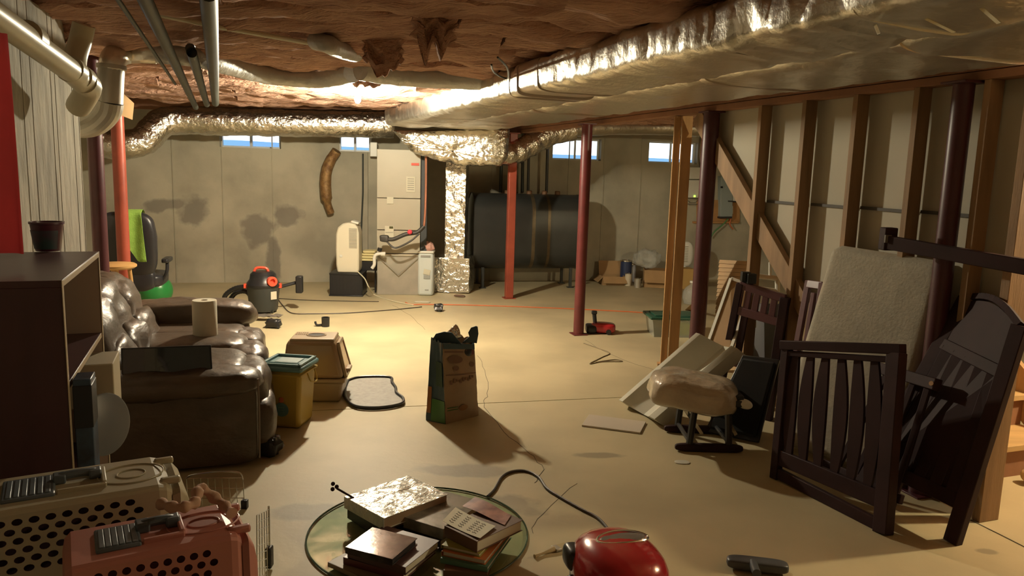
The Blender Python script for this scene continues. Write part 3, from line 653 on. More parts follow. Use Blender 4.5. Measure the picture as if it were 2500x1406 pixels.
wallbox('upper_door', 1676, 408, 1718, 437, .11, m_white, parent=t, bev=.01); wallbox('lower_door', 1673, 439, 1716, 482, .11, m_white, parent=t, bev=.01)
c = WL(1696, 479, .115); MB().box(c, (.03, .01, .03), .25).build('green_light', M('green_led', (.45, .8, .1), .5, emit=1.2), t)
t = thing('wire_rack', 'small black wire rack under the white utility cabinet', 'rack', WL(1695, 498))
for a, b in (((1672, 484), (1712, 485)), ((1672, 498), (1706, 499)), ((1672, 484), (1672, 498)), ((1708, 485), (1704, 499))):
    MB().bar(WL(*a, .1), WL(*b, .1), .008, .008).build('rod', m_pipe, t)
MB().tube(smooth([WL(1675, 485, .1), WL(1685, 494, .1), WL(1698, 494, .1), WL(1706, 486, .1)], 5), .004, 6).build('rod', m_pipe, t)
t = thing('breaker_panel', 'blue grey breaker panel on the far wall behind the diagonal brace', 'panel', WL(1765, 530))
wallbox('cover', 1752, 430, 1781, 528, .10, M('panel_grey', (.33, .38, .37), .5), parent=t, bev=.006)
wallbox('bottom_lip', 1750, 528, 1779, 532, .11, m_pipe, parent=t, bev=0)
c = WL(1762, 457, .105); MB().box(c, (.035, .01, .03), .25).build('latch', m_black, t)
tag(wallbox('meter_box', 1782, 445, 1806, 490, .09, m_white, None, None), 'white meter box right of the breaker panel under the brace', 'box')
tag(MB().bar(WL(1778, 491, .11), WL(1808, 493, .11), .02, .02).build('conduit_stub', m_pipe), 'short black conduit just under the white meter box', 'pipe')
for k in range(5):
    cx = WL(1722, 370, .06+.012*k); pts = [cx+WD*(.085*cos(a_))+UP*(.30*sin(a_)+.01*k) for a_ in [2*pi*i/28 for i in range(28)]]
    mb = MB().tube(pts, .008, 6, closed=True)
    if k == 0: cc = thing('cable_coil', 'tan cable hanging coiled on the wall left of the breaker panel', 'cable', WL(1722, 410)); 
    mb.build('cable_loop', M('tan_cable', (.50, .26, .13), .5) if k == 0 else bpy.data.materials['tan_cable'], cc)
tag(MB().tube(smooth([WL(1735, 400, .06), WL(1728, 430, .06), WL(1722, 470, .06), WL(1716, 500, .05)], 5), .022, 8).build('cable_bundle', bpy.data.materials['tan_cable']), 'tan cable bundle dropping between utility cabinet and breaker panel', 'cable')
tag(MB().tube(smooth([WL(1778, 533, .06), WL(1766, 547, .06), WL(1745, 565, .06), WL(1735, 580, .05)], 5), .010, 6).build('ground_wire', M('green_wire', (.10, .28, .10), .5)), 'green ground wire curving below the breaker panel', 'cable')
tag(MB().tube(smooth([WL(1784, 533, .06), WL(1782, 548, .06), WL(1790, 560, .06)], 5), .010, 6).build('red_wire', m_cordo), 'short orange wire hanging below the plywood board', 'cable')

# boxes on the floor
def cbox(name, b, w_, d_, h_, rz, label, open_=True, mat=m_card, flaps=()):
    t = thing(name, label, 'box', b, rz); m = MATS[t.name]
    mb = MB()
    def bb(c, s, R=None):
        q = MB().box((0, 0, 0), s); R = R or Matrix.Identity(3); mb.v_ = None
        vs = [m @ (R @ v+Vector(c)) for v in q.v]; mb.add(vs, q.f)
    bb((0, 0, .004), (w_, d_, .008))
    for sx in (-1, 1): bb((sx*w_/2, 0, h_/2), (.006, d_, h_)); bb((0, sx*d_/2, h_/2), (w_, .006, h_))
    if not open_: bb((0, 0, h_), (w_, d_, .008))
    mb.build('carton', mat, t)
    for (side, ang, ln) in flaps:
        q = MB()
        if side in 'FB':
            sg = -1 if side == 'F' else 1; R = Matrix.Rotation(-sg*ang, 3, 'X'); qb = MB().box((0, sg*ln/2, 0), (w_, ln, .006)); vs = [m @ (R @ v+Vector((0, sg*d_/2, h_))) for v in qb.v]
        else:
            sg = -1 if side == 'L' else 1; R = Matrix.Rotation(sg*ang, 3, 'Y'); qb = MB().box((sg*ln/2, 0, 0), (ln, d_, .006)); vs = [m @ (R @ v+Vector((sg*w_/2, 0, h_))) for v in qb.v]
        q.add(vs, qb.f); q.build('flap', mat, t)
    return t
cbox('cardboard_box', F(1498, 697)+V(0, .18, 0), .36, .3, .13, .1, 'low torn cardboard box on the floor right of the oil tank', flaps=(('F', .9, .12), ('B', -1.2, .22), ('L', .8, .12)))
cbox('cardboard_box', F(1610, 703)+V(0, .2, 0), .42, .36, .26, -.12, 'open cardboard box with drooping flaps beside the paint cans', flaps=(('F', 1.1, .2), ('R', .3, .18)))
cbox('cardboard_box', F(1672, 705)+V(0, .1, 0), .24, .22, .30, .1, 'yellow brown cardboard box just right of the wooden stud pair', flaps=(('R', 1.1, .16),), open_=False, mat=M('yellow_card', (.50, .32, .11), .8))
def can(px, py, r, h, mat, label, dy=0, cat='can', z=0):
    b = F(px, py)+V(0, dy, z); t = thing('paint_can', label, cat, b)
    MB().lathe([(r, 0), (r, h*.96)], b, 20).build('can_body', mat, t)
    MB().lathe([(r*1.04, h*.95), (r*1.04, h), (r*.9, h), (r*.88, h*.985)], b, 20).build('can_lid', m_chrome, t)
    return t
can(1506, 690, .10, .32, M('dark_green_label', (.035, .07, .05), .4), 'dark green tall can at the left of the paint cluster', .25)
can(1530, 694, .09, .36, M('navy_label', (.03, .045, .11), .4), 'navy blue and white can at the middle of the paint cluster', .15)
can(1545, 694, .07, .30, M('silver_label', (.45, .46, .50), .4), 'silver grey can right of the navy can', .2)
can(1533, 697, .052, .19, M('cream_label', (.62, .55, .42), .5), 'small cream can in front of the paint cluster')
can(1556, 702, .05, .14, m_galv, 'bare metal can low between cream can and open box')
m_film = M('clear_plastic_film', (.85, .86, .82), .15, trans=.55, alpha=.55, bump=.8, bs=14, bd=.03)
tag(MB().soft(F(1588, 705)+V(.0, .35, .42), (.42, .3, .26), e=.9, wr=.06, ws=9).build('plastic_bag', m_film), 'crumpled clear plastic bag bulging out of the open cardboard box', 'bag')
t = thing('jug', 'translucent plastic jug on the floor behind the stud pair', 'jug', F(1688, 742)); b = F(1688, 742)
MB().lathe([(.0, 0), (.10, .005), (.125, .08), (.12, .16), (.09, .22), (.035, .26), (.035, .29)], b, 20).build('jug_body', m_film, t)
MB().lathe([(.04, .285), (.04, .31), (0, .312)], b, 14).build('cap', m_white, t)
# white slatted fan
b = F(1672, 700)+V(.05, .35, .3)
t = thing('fan_heater', 'white oval slatted fan heater standing behind the yellow brown box', 'heater', b-UP*.3); 
MB().lathe([(.11, -.3), (.11, -.27), (.03, -.25), (.03, 0)], b, 16).build('stand', m_white, t)
MB().soft(b+UP*.17, (.26, .10, .40), e=.7).build('housing', m_white, t)
for k in range(10): MB().box(b+V(-.03, -.052, .06+.026*k), (.13, .012, .008)).build('slat', M('slat_beige', (.40, .37, .28), .6) if k == 0 else bpy.data.materials['slat_beige'], t)
# storage bin
b = F(1640, 825); t = thing('storage_bin', 'clear storage bin with dark green lid and a yellow item inside', 'bin', b+V(.03, .18, 0), .06); Lw = loc2w(t)
m_bin = M('clear_bin', (.60, .62, .55), .2, trans=.5, alpha=.6)
mb = MB(); W_, D_ = .50, .34; 
for (a_, b_) in (((-W_/2, -D_/2), (W_/2, -D_/2)), ((W_/2, -D_/2), (W_/2, D_/2)), ((W_/2, D_/2), (-W_/2, D_/2)), ((-W_/2, D_/2), (-W_/2, -D_/2))):
    k_ = .88; mb.prism([Lw(a_[0]*k_, a_[1]*k_, .0), Lw(b_[0]*k_, b_[1]*k_, 0), Lw(b_[0], b_[1], .19), Lw(a_[0], a_[1], .19)], (0, 0, .003))
mb.box(Lw(0, 0, .003), (W_*.88, D_*.88, .005), .06); mb.build('tub', m_bin, t)
m_dgreen = M('dark_green_plastic', (.02, .085, .055), .35)
lb((0, 0, .205), (W_+.05, D_+.05, .03), 'lid', m_dgreen, bev=.008); lb((0, 0, .225), (W_-.06, D_-.06, .015), 'lid_panel', m_dgreen, bev=.006)
tag(MB().soft(Lw(.10, -.08, .09), (.16, .12, .15), e=.5, wr=.01).build('yellow_toy', M('lime_yellow', (.60, .68, .03), .5)), 'lime yellow bundle inside the clear storage bin', 'toy')
# red hand vacuum
b = F(1465, 815); t = thing('hand_vacuum', 'small red hand vacuum with black upright handle on the floor by the round post', 'vacuum', b, -.15); Lw = loc2w(t)
m_redp = M('glossy_red', (.42, .02, .025), .2, coat=.6)
MB().soft(Lw(.03, .06, .06), (.26, .18, .11), R=Matrix.Rotation(-.15, 3, 'Z'), e=.6).build('body', m_redp, t)
MB().soft(Lw(-.10, .05, .045), (.12, .2, .09), e=.5).build('brush_head', m_black, t)
MB().tube([Lw(-.06, .08, .09), Lw(-.075, .09, .20)], .022, 12).build('handle', m_black, t)
MB().soft(Lw(-.075, .09, .21), (.06, .05, .04), e=.5).build('grip', m_black, t)
for sx in (-.1, .09): MB().lathe([(.028, -.012), (.028, .012)], Lw(sx, -.03, .029), 14, axis=(0, 1, 0)).build('wheel', m_black, t)
# large cardboard sheet beyond post
q = [F(1672, 757), F(1720, 762), P(1722, 730, 8.4), P(1705, 728, 8.6)]
tag(MB().prism(q, V(0, .012, 0)).build('cardboard_sheet', m_card), 'slanting cardboard sheet on the floor beside the dark post', 'cardboard')
# tall ribbed brown board + framed panel + white frame leaning under the stairs
m_pan = M('tan_slat_board', (.42, .26, .12), .7, var=.1)
q = Quad(F(1742, 905), F(1800, 935), P(1862, 635, 5.75), P(1768, 634, 6.15))
q = Quad(P(1738, 905, 5.75), P(1800, 905, 5.45), P(1830, 638, 5.85), P(1758, 634, 6.2))
t = thing('slatted_board', 'tall tan board of narrow horizontal slats leaning behind the dark post', 'board', q(.5, 0))
MB().prism([q(0, 0), q(1, 0), q(1, 1), q(0, 1)], q.n*-.012).build('backing', m_pan, t)
for k in range(26):
    v_ = (k+.5)/26; MB().bar(q(.0, v_), q(1, v_), .016, .030, up=q(.5, 1)-q(.5, 0)).build('slat', m_pan, t)
q = Quad(P(1732, 838, 5.45), P(1795, 860, 5.25), P(1815, 690, 5.55), P(1787, 678, 5.7))
q = Quad(P(1728, 842, 5.35), P(1782, 862, 5.2), P(1838, 700, 5.45), P(1785, 680, 5.55))
t = thing('framed_panel', 'brown panel with a thin white frame leaning before the slatted board', 'panel', q(.5, 0))
MB().prism([q(0, 0), q(1, 0), q(1, 1), q(0, 1)], q.n*-.01).build('panel_face', m_pan, t)
for a_, b_ in (((0, 0), (0, 1)), ((0, 1), (1, 1)), ((1, 1), (1, 0))): MB().bar(q(*a_), q(*b_), .022, .022, up=q.n).build('frame_strip', m_white, t)
t = thing('pipe_frame', 'white plastic pipe frame seen through the studs under the brace', 'frame', P(1870, 760, 6.1))
for a_, b_ in (((1840, 672), (1898, 680)), ((1840, 672), (1840, 760)), ((1898, 680), (1898, 760)), ((1842, 703), (1898, 711)), ((1880, 676), (1880, 640))):
    MB().tube([P(*a_, 6.1), P(*b_, 6.1)], .02 if a_ != (1880, 676) else .012, 10).build('pipe', m_white, t)
# dark grey panel/door under stairs
q = [P(1820, 740, 5.6), P(1965, 745, 5.15), P(1950, 960, 5.15), P(1815, 950, 5.6)]
tag(MB().prism(q, V(0, .02, 0)).build('grey_panel', M('dark_grey_board', (.13, .13, .14), .6)), 'dark grey board standing behind the crib headboard', 'board')
q = [P(1838, 772, 5.45), P(1846, 772, 5.45), P(1846, 800, 5.45), P(1838, 800, 5.45)]
tag(MB().prism(q, V(0, .01, 0)).build('switch_plate', m_white), 'small white plate on the dark grey board', 'plate')

# ================================================================== SOFA
so = Vector((-1.385, 3.98, 0)); sz_ = atan2(-.36, 1)*-1   # local x = facing, y = along the sofa
t = thing('sofa', 'brown leather reclining loveseat with puffy wrinkled cushions at the left', 'sofa', so, AZ); m = MATS[t.name]; Rm = m.to_3x3()
# local frame: x = facing right, y = away from the camera
def lsoft(c, s, name, mat=m_leather, e=.45, wr=.02, ws=8, rot=None, seed=0, parent=None, nu=30, nv=24):
    R = Rm @ (rot or Matrix.Identity(3))
    return MB().soft(m @ Vector(c), s, R=R, e=e, wr=wr, ws=ws, seed=seed, nu=nu, nv=nv).build(name, mat, parent or t, sharp=180)
m_leath2 = m_leather
Ln = 1.86
lsoft((-.46, Ln/2, .20), (.86, Ln-.1, .34), 'base', e=.2, wr=0)
for i, (yy, sd) in enumerate(((.58, 1), (1.12, 2), (1.50, 3))):
    hh = .54
    lsoft((-.42, yy, .41), (.80, .58 if i == 0 else .46, .22), 'seat_cushion', wr=.018, seed=sd)
for i, yy in enumerate((.48, .98, 1.42)):
    lsoft((-.03, yy, .36), (.26, .56 if i == 0 else .46, .26), 'front_roll', e=.62, wr=.022, seed=i+4)
lsoft((.0, .42, .20), (.26, .62, .30), 'footrest', e=.6, wr=.025, seed=8)
lsoft((-.03, 1.25, .18), (.16, .8, .30), 'footrest', e=.6, wr=.02, seed=9)
Rb = Matrix.Rotation(-.28, 3, 'Y')
for i, yy in enumerate((.50, 1.0, 1.45)):
    lsoft((-.88, yy, .64), (.34, .56, .54), 'back_cushion', e=.7, wr=.045, ws=7, rot=Rb, seed=11+i)
    lsoft((-.74, yy, .50), (.26, .52, .32), 'lumbar_roll', e=.75, wr=.04, ws=8, rot=Rb, seed=15+i)
lsoft((-.98, Ln/2, .43), (.22, Ln-.15, .76), 'back_frame', e=.3, wr=.01, rot=Matrix.Rotation(-.12, 3, 'Y'))
lsoft((-.45, .12, .24), (.94, .20, .44), 'arm', e=.18, wr=.0)
lsoft((-.42, .13, .475), (.92, .30, .15), 'arm_pad', e=.6, wr=.028, ws=10, seed=21)
lsoft((-.45, Ln-.08, .28), (.90, .20, .54), 'arm', e=.18, wr=0)
lsoft((-.42, Ln-.10, .55), (.96, .34, .24), 'arm_pad', e=.7, wr=.03, ws=9, seed=22)
MB().tube(smooth([m @ V(.022, .03, .50), m @ V(.025, .03, .3), m @ V(.022, .03, .05)], 4), .006, 6).build('welt', M('welt_edge', (.22, .17, .13), .4), t)
# black panel on near arm
b = m @ V(-.55, .33, .44)
t = thing('tv_screen', 'glossy black flat screen standing on the near arm of the sofa', 'screen', b)
q = Quad(P(297, 935, 3.86), P(520, 922, 4.02), P(515, 842, 4.05), P(295, 850, 3.89))
MB().prism([q(0, 0), q(1, 0), q(1, 1), q(0, 1)], q.n*-.025).build('bezel', m_black, t, bev=.003)
MB().prism([q(.02, .04, .0), q(.98, .04, .0), q(.98, .96, .0), q(.02, .96, 0)], q.n*.002).build('glass_face', M('black_glass', (.012, .015, .015), .10, coat=.5), t)
# paper towel
b = P(502, 836, 4.98); t = thing('paper_towel_roll', 'white paper towel roll standing on the sofa seat', 'paper roll', b)
MB().lathe([(.022, .0), (.075, .0), (.078, .005), (.078, .285), (.075, .29), (.022, .29), (.022, .0)], b, 28).build('roll', m_paper, t)
MB().lathe([(.021, .001), (.021, .288), (.018, .288), (.018, .001)], b, 20).build('core', m_card, t)
# stool
b = P(280, 648, 6.35); b.z = 0; sh = .80; t = thing('wooden_stool', 'light wood round stool behind the sofa back', 'stool', b)
m_stool = M('honey_wood', (.55, .32, .12), .4, var=.15, vs=4)
MB().lathe([(0, sh-.04), (.15, sh-.04), (.17, sh-.025), (.17, sh-.01), (.155, sh), (0, sh)], b, 28).build('seat', m_stool, t)
for a_ in (.6, 2.2, 3.7, 5.3):
    d = V(cos(a_), sin(a_), 0); MB().tube([b+d*.11+UP*(sh-.04), b+d*.17+UP*.002], [.017, .022], 10).build('leg', m_stool, t)
for z_, k_ in ((.25, .152), (.4, .14)):
    for a_ in (.6, 2.2, 3.7, 5.3): d = V(cos(a_), sin(a_), 0); e = V(cos(a_+1.57), sin(a_+1.57), 0); MB().tube([b+d*k_+UP*z_, b+e*k_+UP*z_], .01, 8).build('rung', m_stool, t)
# office chair
b = P(320, 700, 7.3); b.z = 0; t = thing('office_chair', 'black high-backed office chair behind the sofa, green towel over it', 'chair', b, .25); m = MATS[t.name]; Rm = m.to_3x3()
m_chair = M('black_leatherette', (.018, .018, .022), .4)
lsoft((0, -.06, .86), (.52, .16, .64), 'backrest', mat=m_chair, e=.5, wr=.008, rot=Matrix.Rotation(.1, 3, 'X'))
lsoft((.02, .22, .50), (.52, .52, .14), 'seat', mat=m_chair, e=.4, wr=.005)
lsoft((.0, -.03, .52), (.46, .14, .22), 'lumbar_pad', mat=m_chair, e=.5, wr=.008)
MB().tube([m @ V(0, .2, .1), m @ V(0, .2, .44)], .028, 12).build('gas_lift', m_black, t)
for sx in (-1, 1):
    MB().tube(smooth([m @ V(sx*.26, .1, .48), m @ V(sx*.31, .1, .58), m @ V(sx*.31, .14, .68)], 4), .018, 8).build('arm_support', m_black, t)
    lsoft((sx*.31, .14, .70), (.07, .28, .045), 'armrest', mat=m_black, e=.4, wr=0)
for k in range(5):
    a_ = 2*pi*k/5; d = Rm @ V(cos(a_), sin(a_), 0); c = m @ V(0, .2, 0); MB().tube([c+UP*.11, c+d*.29+UP*.07], [.025, .016], 8).build('base_spoke', m_black, t)
    MB().lathe([(.027, -.018), (.027, .018)], c+d*.29+UP*.028, 14, axis=Rm @ V(-sin(a_), cos(a_), 0)).build('caster', m_black, t)
# towel draped over chair back
m_tow = M('green_towel', (.24, .42, .07), .95, var=.15, vs=20, bump=.3, bs=80)
def towf(a, b):
    x = -.08+.23*a+.03*b*(1-a); top = m @ V(x, -.165, 1.175)
    fold = .02*sin(a*9+b*3)
    ln = .46*(.35+.65*min(1, a*1.3+.1)) 
    if b < .25: return m @ V(x, .02-.17*(b/.25), 1.17+.035*sin(b/.25*pi)) 
    return m @ V(x+.05*(b-.25)*a, -.155+fold*.4-.035*(b-.25), 1.175-(b-.25)/.75*ln)
tag(MB().sheet(towf, 16, 22, V(0, -.006, .004)).build('towel', m_tow, sharp=60), 'bright green towel draped over the office chair back', 'towel')
tag(MB().soft(P(381, 716, 8.7)-UP*0, (.37, .37, .37), e=1).build('ball', M('green_ball_vinyl', (.03, .26, .06), .3)), 'green ball on the floor behind the office chair', 'ball')
bl = bpy.data.objects['ball']; bl.location.z = 0

# ================================================================== SHOP VACUUM
b = F(632, 768)+V(0, .17, 0); t = thing('shop_vacuum', 'black shop vacuum with red latches and handle near the far wall', 'vacuum', b, .2); m = MATS[t.name]; Rm = m.to_3x3(); Lw = loc2w(t)
m_redv = M('orange_red_plastic', (.80, .10, .05), .4); m_dg = M('dark_green_grey', (.045, .05, .048), .5)
MB().lathe([(0, .02), (.145, .02), (.155, .04), (.18, .28), (.185, .30), (.185, .315)], b, 28).build('drum', m_dg, t)
MB().lathe([(.19, .30), (.192, .325), (.18, .34), (.15, .38), (.14, .44), (.11, .47), (0, .475)], b, 28).build('power_head', m_black, t)
MB().tube(smooth([Lw(-.10, 0, .45), Lw(-.07, 0, .505), Lw(.03, 0, .505), Lw(.06, 0, .46)], 5), .016, 10).build('handle', m_redv, t)
MB().lathe([(.055, -.02), (.055, .05), (.03, .05), (.03, .02)], Lw(.10, -.12, .37), 18, axis=Rm @ V(.5, -1, .1)).build('exhaust_port', m_redv, t)
for a_ in (pi*1.05, -.05): MB().box(Lw(.19*cos(a_), .19*sin(a_)-.02, .31), (.03, .05, .05), .2).build('latch', m_redv, t)
for a_ in (.7, 2.4, 3.9, 5.5): MB().lathe([(.022, -.015), (.022, .015)], Lw(.14*cos(a_), .14*sin(a_), .022), 12, axis=(1, 0, 0)).build('caster', m_black, t)
MB().box(Lw(.125, -.125, .21), (.075, .004, .09), .2+pi/4*.9).build('label', m_paper, t)
hc = Lw(-.36, .02, .0); pts = [hc+V(.30, -.05, .30), hc+V(.2, -.03, .3), hc+V(.05, 0, .27), hc+V(-.07, .02, .18), hc+V(-.08, .05, .07), hc+V(.05, .07, .03), hc+V(.22, .05, .1), hc+V(.16, .08, .22), hc+V(.02, .1, .2), hc+V(-.05, .12, .08), hc+V(.1, .12, .03), hc+V(.25, .12, .05)]
MB().tube(smooth(pts, 10), [.025+.003*(i % 2) for i in range(111)], 12).build('hose', m_black, t)
mb = MB().tube([Lw(.17, .05, .28), P(722, 690, 8.7)], .019, 10); mb.build('wand', m_black, t)
mb = MB().box(P(731, 694, 8.7), (.075, .10, .20), .1); mb.build('floor_nozzle', m_black, t, bev=.012)
# black scraps on the floor
def scrap(px, py, s, label, sd, name='black_part', mat=m_black, cat='debris', z=None, rz=0):
    b = F(px, py); h = s[2]
    tag(MB().soft(b+UP*h*.5, s, R=Matrix.Rotation(rz, 3, 'Z'), e=.6, wr=min(s)*.35, ws=22, seed=sd, nu=18, nv=12).build(name, mat, sharp=30), label, cat)
m_tape = M('grey_packing_film', (.16, .14, .12), .3)
b = F(653, 782)
tag(MB().sheet(lambda u, v: b+V(-.15+.3*u, -.06+.13*v, .05+.02*noise.noise(Vector((u*6, v*4, 2)))), 14, 8, (0, 0, .006)).build('plastic_bag', m_tape, sharp=60), 'flat crumpled dark plastic bag on the floor before the shop vacuum', 'bag')
bpy.data.objects[-1] if False else None
scrap(668, 800, (.16, .12, .09), 'crumpled black lump beside the flat dark bag', 1)
scrap(1071, 760, (.10, .09, .09), 'small black bow-like part on the floor before the furnace', 3)
scrap(1122, 725, (.16, .05, .03), 'small brown pointed scrap on the floor in front of the foil box', 4, mat=M('brown_scrap', (.15, .09, .06), .7), rz=-.3)
scrap(657, 1108, (.14, .13, .11), 'black rounded tool lying in front of the sofa corner', 5)
b = F(795, 797); t = thing('black_cup', 'small black ribbed cup with a lever lying on the floor', 'cup', b)
MB().lathe([(.04, 0), (.043, .1), (.035, .1), (.033, .01)], b, 16).build('cup_body', m_black, t)
MB().tube(smooth([b+V(-.03, 0, .02), b+V(-.09, -.01, .015), b+V(-.11, 0, .05)], 4), .012, 8).build('lever', m_black, t)
tag(MB().soft(F(1031, 738)+UP*.006, (.2, .1, .012), e=.6, wr=.003).build('paper_scrap', m_paper), 'pale paper scrap on the floor before the slim white appliance', 'paper')
tag(MB().soft(F(1665, 1129)+UP*.003, (.09, .06, .006), e=.8, wr=.002).build('paint_chip', m_foam), 'small pale flake on the floor below the ottoman', 'flake')

# ================================================================== LITTER BOX, PAIL, TRAY, BAG
b = F(757, 985)+V(0, .18, 0); t = thing('litter_box', 'hooded beige and brown cat litter box with amber flap', 'litter box', b, .10); m = MATS[t.name]; Rm = m.to_3x3(); Lw = loc2w(t)
m_hood = M('taupe_plastic', (.33, .22, .12), .3, coat=.2); m_panb = M('beige_pan', (.40, .30, .19), .4)
def loft(name, mat, secs, par=None, bev=.012, label=None):   # secs: (z, x0, x1, y0, y1)
    vs = []
    for (z, x0, x1, y0, y1) in secs: vs += [Lw(x0, y0, z), Lw(x1, y0, z), Lw(x1, y1, z), Lw(x0, y1, z)]
    n = len(secs); fs = [(3, 2, 1, 0), tuple((n-1)*4+i for i in range(4))]+[(i*4+k, i*4+(k+1) % 4, (i+1)*4+(k+1) % 4, (i+1)*4+k) for i in range(n-1) for k in range(4)]
    return MB().add(vs, fs).build(name, mat, par or t, label, bev=bev)
loft('pan', m_panb, [(0, -.185, .185, -.15, .17), (.15, -.21, .21, -.175, .19)], bev=.02)
loft('pan_rim', m_panb, [(.15, -.22, .225, -.185, .20), (.175, -.22, .225, -.185, .20)], bev=.006)
loft('hood', m_hood, [(.176, -.215, .215, -.18, .195), (.44, -.185, .15, -.14, .155)], bev=.03)
loft('top_panel', m_panb, [(.435, -.165, .145, -.12, .14), (.452, -.16, .14, -.115, .135)], bev=.004)
MB().lathe([(.06, 0), (.06, .004), (.05, .004), (.048, .001)], Lw(-.0, .02, .452), 20, sx=1.2).build('hole_rim', m_hood, t)
MB().lathe([(0, 0), (.05, 0), (.05, .003), (0, .003)], Lw(-.0, .02, .451), 20, sx=1.2).build('hole', m_black, t)
for k in range(6): lb((-.145+.014*k, .06, .454), (.006, .08, .004), 'vent_slot', m_hood, bev=0)
# amber entrance flap on the right
q = Quad(Lw(.219, -.11, .19), Lw(.219, .14, .19), Lw(.168, .10, .40), Lw(.168, -.08, .40))
MB().prism([q(0, 0, .003), q(1, 0, .003), q(1, 1, .003), q(0, 1, .003)], q.n*.006).build('entry_flap', M('amber_flap', (.42, .14, .03), .2, coat=.4), t, bev=.004)
for a_, b_ in (((-.05, -.03), (-.05, 1.05)), ((-.05, 1.05), (1.05, 1.05)), ((1.05, 1.05), (1.05, -.03)), ((1.05, -.03), (-.05, -.03))): MB().bar(q(*a_, .004), q(*b_, .004), .02, .02, up=q.n).build('entry_frame', m_panb, t)
loft('handle_latch', m_panb, [(.20, .20, .25, -.06, .06), (.225, .20, .25, -.06, .06)], bev=.006)
# yellow pail
b = F(692, 1047)+V(0, .13, 0); t = thing('litter_pail', 'square yellow plastic pail with teal lid and round teal emblem', 'pail', b, -.12); m = MATS[t.name]; Lw = loc2w(t)
m_yel = M('yellow_plastic', (.52, .37, .07), .4); m_teal = M('teal_plastic', (.14, .27, .28), .4)
loft('pail_body', m_yel, [(0, -.115, .115, -.115, .115), (.38, -.135, .135, -.135, .135)], bev=.025)
loft('rim', m_yel, [(.345, -.142, .142, -.142, .142), (.36, -.142, .142, -.142, .142)], bev=.005)
loft('lid', m_teal, [(.375, -.15, .15, -.15, .15), (.41, -.15, .15, -.15, .15)], bev=.015)
for c, s in (((0, -.125, .418), (.27, .02, .014)), ((0, .125, .418), (.27, .02, .014)), ((-.125, 0, .418), (.02, .27, .014)), ((.125, 0, .418), (.02, .27, .014)), ((0, -.075, .416), (.25, .012, .010))): lb(c, s, 'lid_rib', m_teal, bev=.003)
lb((0, .02, .412), (.15, .12, .006), 'lid_label', M('pale_teal', (.30, .40, .40), .5), bev=0)
q = Quad(Lw(-.115, -.116, 0), Lw(.115, -.116, 0), Lw(.135, -.136, .38), Lw(-.135, -.136, .38))
c = q(.52, .33, .004)
MB().lathe([(0, 0), (.046, 0), (.046, .002), (0, .002)], c, 24, axis=q.n).build('emblem', m_teal, t)
for k in range(3): MB().bar(q(.44+.015*k, .37-.04*k, .0065), q(.60, .37-.04*k, .0065), .003, .006, up=q.n).build('emblem_line', M('pale_teal2', (.25, .40, .38), .5) if k == 0 else bpy.data.materials['pale_teal2'], t)
MB().soft(q(.52, .50, .004), (.03, .006, .035), e=.8).build('flame_mark', m_cordo, t)
MB().tube(smooth([Lw(.142, -.04, .35), Lw(.165, -.04, .30), Lw(.165, .06, .28), Lw(.142, .08, .35)], 4), .005, 6).build('handle', m_yel, t)
# scalloped tray
b = F(905, 965); t = thing('litter_mat', 'black rimmed grey plastic tray with scalloped corner lying on the floor', 'tray', b)
ol = [(850, 930), (880, 922), (950, 922), (957, 935), (966, 948), (968, 960), (984, 974), (978, 988), (925, 997), (870, 994), (846, 975), (843, 950)]
pts = [F(x, y, .012) for x, y in ol]; sp = smooth(pts+[pts[0]], 5)[:-1]; cc_ = sum(sp, Vector())/len(sp)
MB().prism([p*1-UP*.008 for p in [cc_+(q_-cc_)*.97 for q_ in sp]], (0, 0, .008)).build('tray_floor', M('grey_mat', (.30, .29, .26), .55, var=.2, vs=30), t)
MB().tube([p+UP*.006 for p in sp], .011, 8, closed=True).build('tray_rim', m_black, t)
# litter bag
bl_, br_ = F(1043, 1028), F(1168, 1012); fc = F(1100, 1036)
t = thing('litter_bag', 'torn open paper bag of cat litter with green and blue side', 'bag', F(1105, 1030)+V(0, .08, 0), .0); m = MATS[t.name]
m_bagf = M('bag_tan_print', (.36, .25, .15), .5, var=.12, vs=9); m_bagb = M('bag_blue', (.045, .085, .11), .4, var=.3, vs=7); m_bagg = M('bag_green', (.045, .15, .03), .4)
Y0 = 4.86
FBL = F(1088, 1036); FBR = F(1168, 1014); SBL = F(1040, 1026); BBR = FBR+V(-.02, .22, 0); 
FTL = P(1080, 838, FBL.y+.02); FTR = P(1158, 840, FBR.y+.01); STL = P(1052, 826, SBL.y+.08); BTR = FTR+V(-.03, .14, .02)
def face(a, b, c, d, name, mat, bulge=.02, sd=0, parent=None, ragged=0, ins=0):
    q = Quad(a, b, c, d)
    def fn(u, v):
        p = q(u, v, bulge*sin(pi*u)*sin(pi*min(1, v*1.1))*1+.006*noise.noise(Vector((u*5+sd, v*7, 3))))
        if ragged and v > .99: p = p+UP*ragged*noise.noise(Vector((u*7, sd, 5)))
        return p
    MB().sheet(fn, 14, 20, q.n*-.003).build(name, mat, t, sharp=60); return q
qf = face(FBL, FBR, FTR, FTL, 'front_face', m_bagf, .025, 1, ragged=.02)
qs = face(SBL, FBL, FTL, STL, 'side_gusset', m_bagb, -.015, 2, ragged=.02)
SB2 = SBL+V(.06, .18, 0); ST2 = STL+V(.05, .08, .02)
face(FBR, BBR, BTR, FTR, 'side_gusset', m_bagb, -.01, 4, ragged=.02)
face(BBR, SB2, ST2, BTR, 'back_face', m_bagf, .01, 5, ragged=.04)
face(SB2, SBL, STL, ST2, 'back_gusset', m_bagb, .0, 6, ragged=.03)
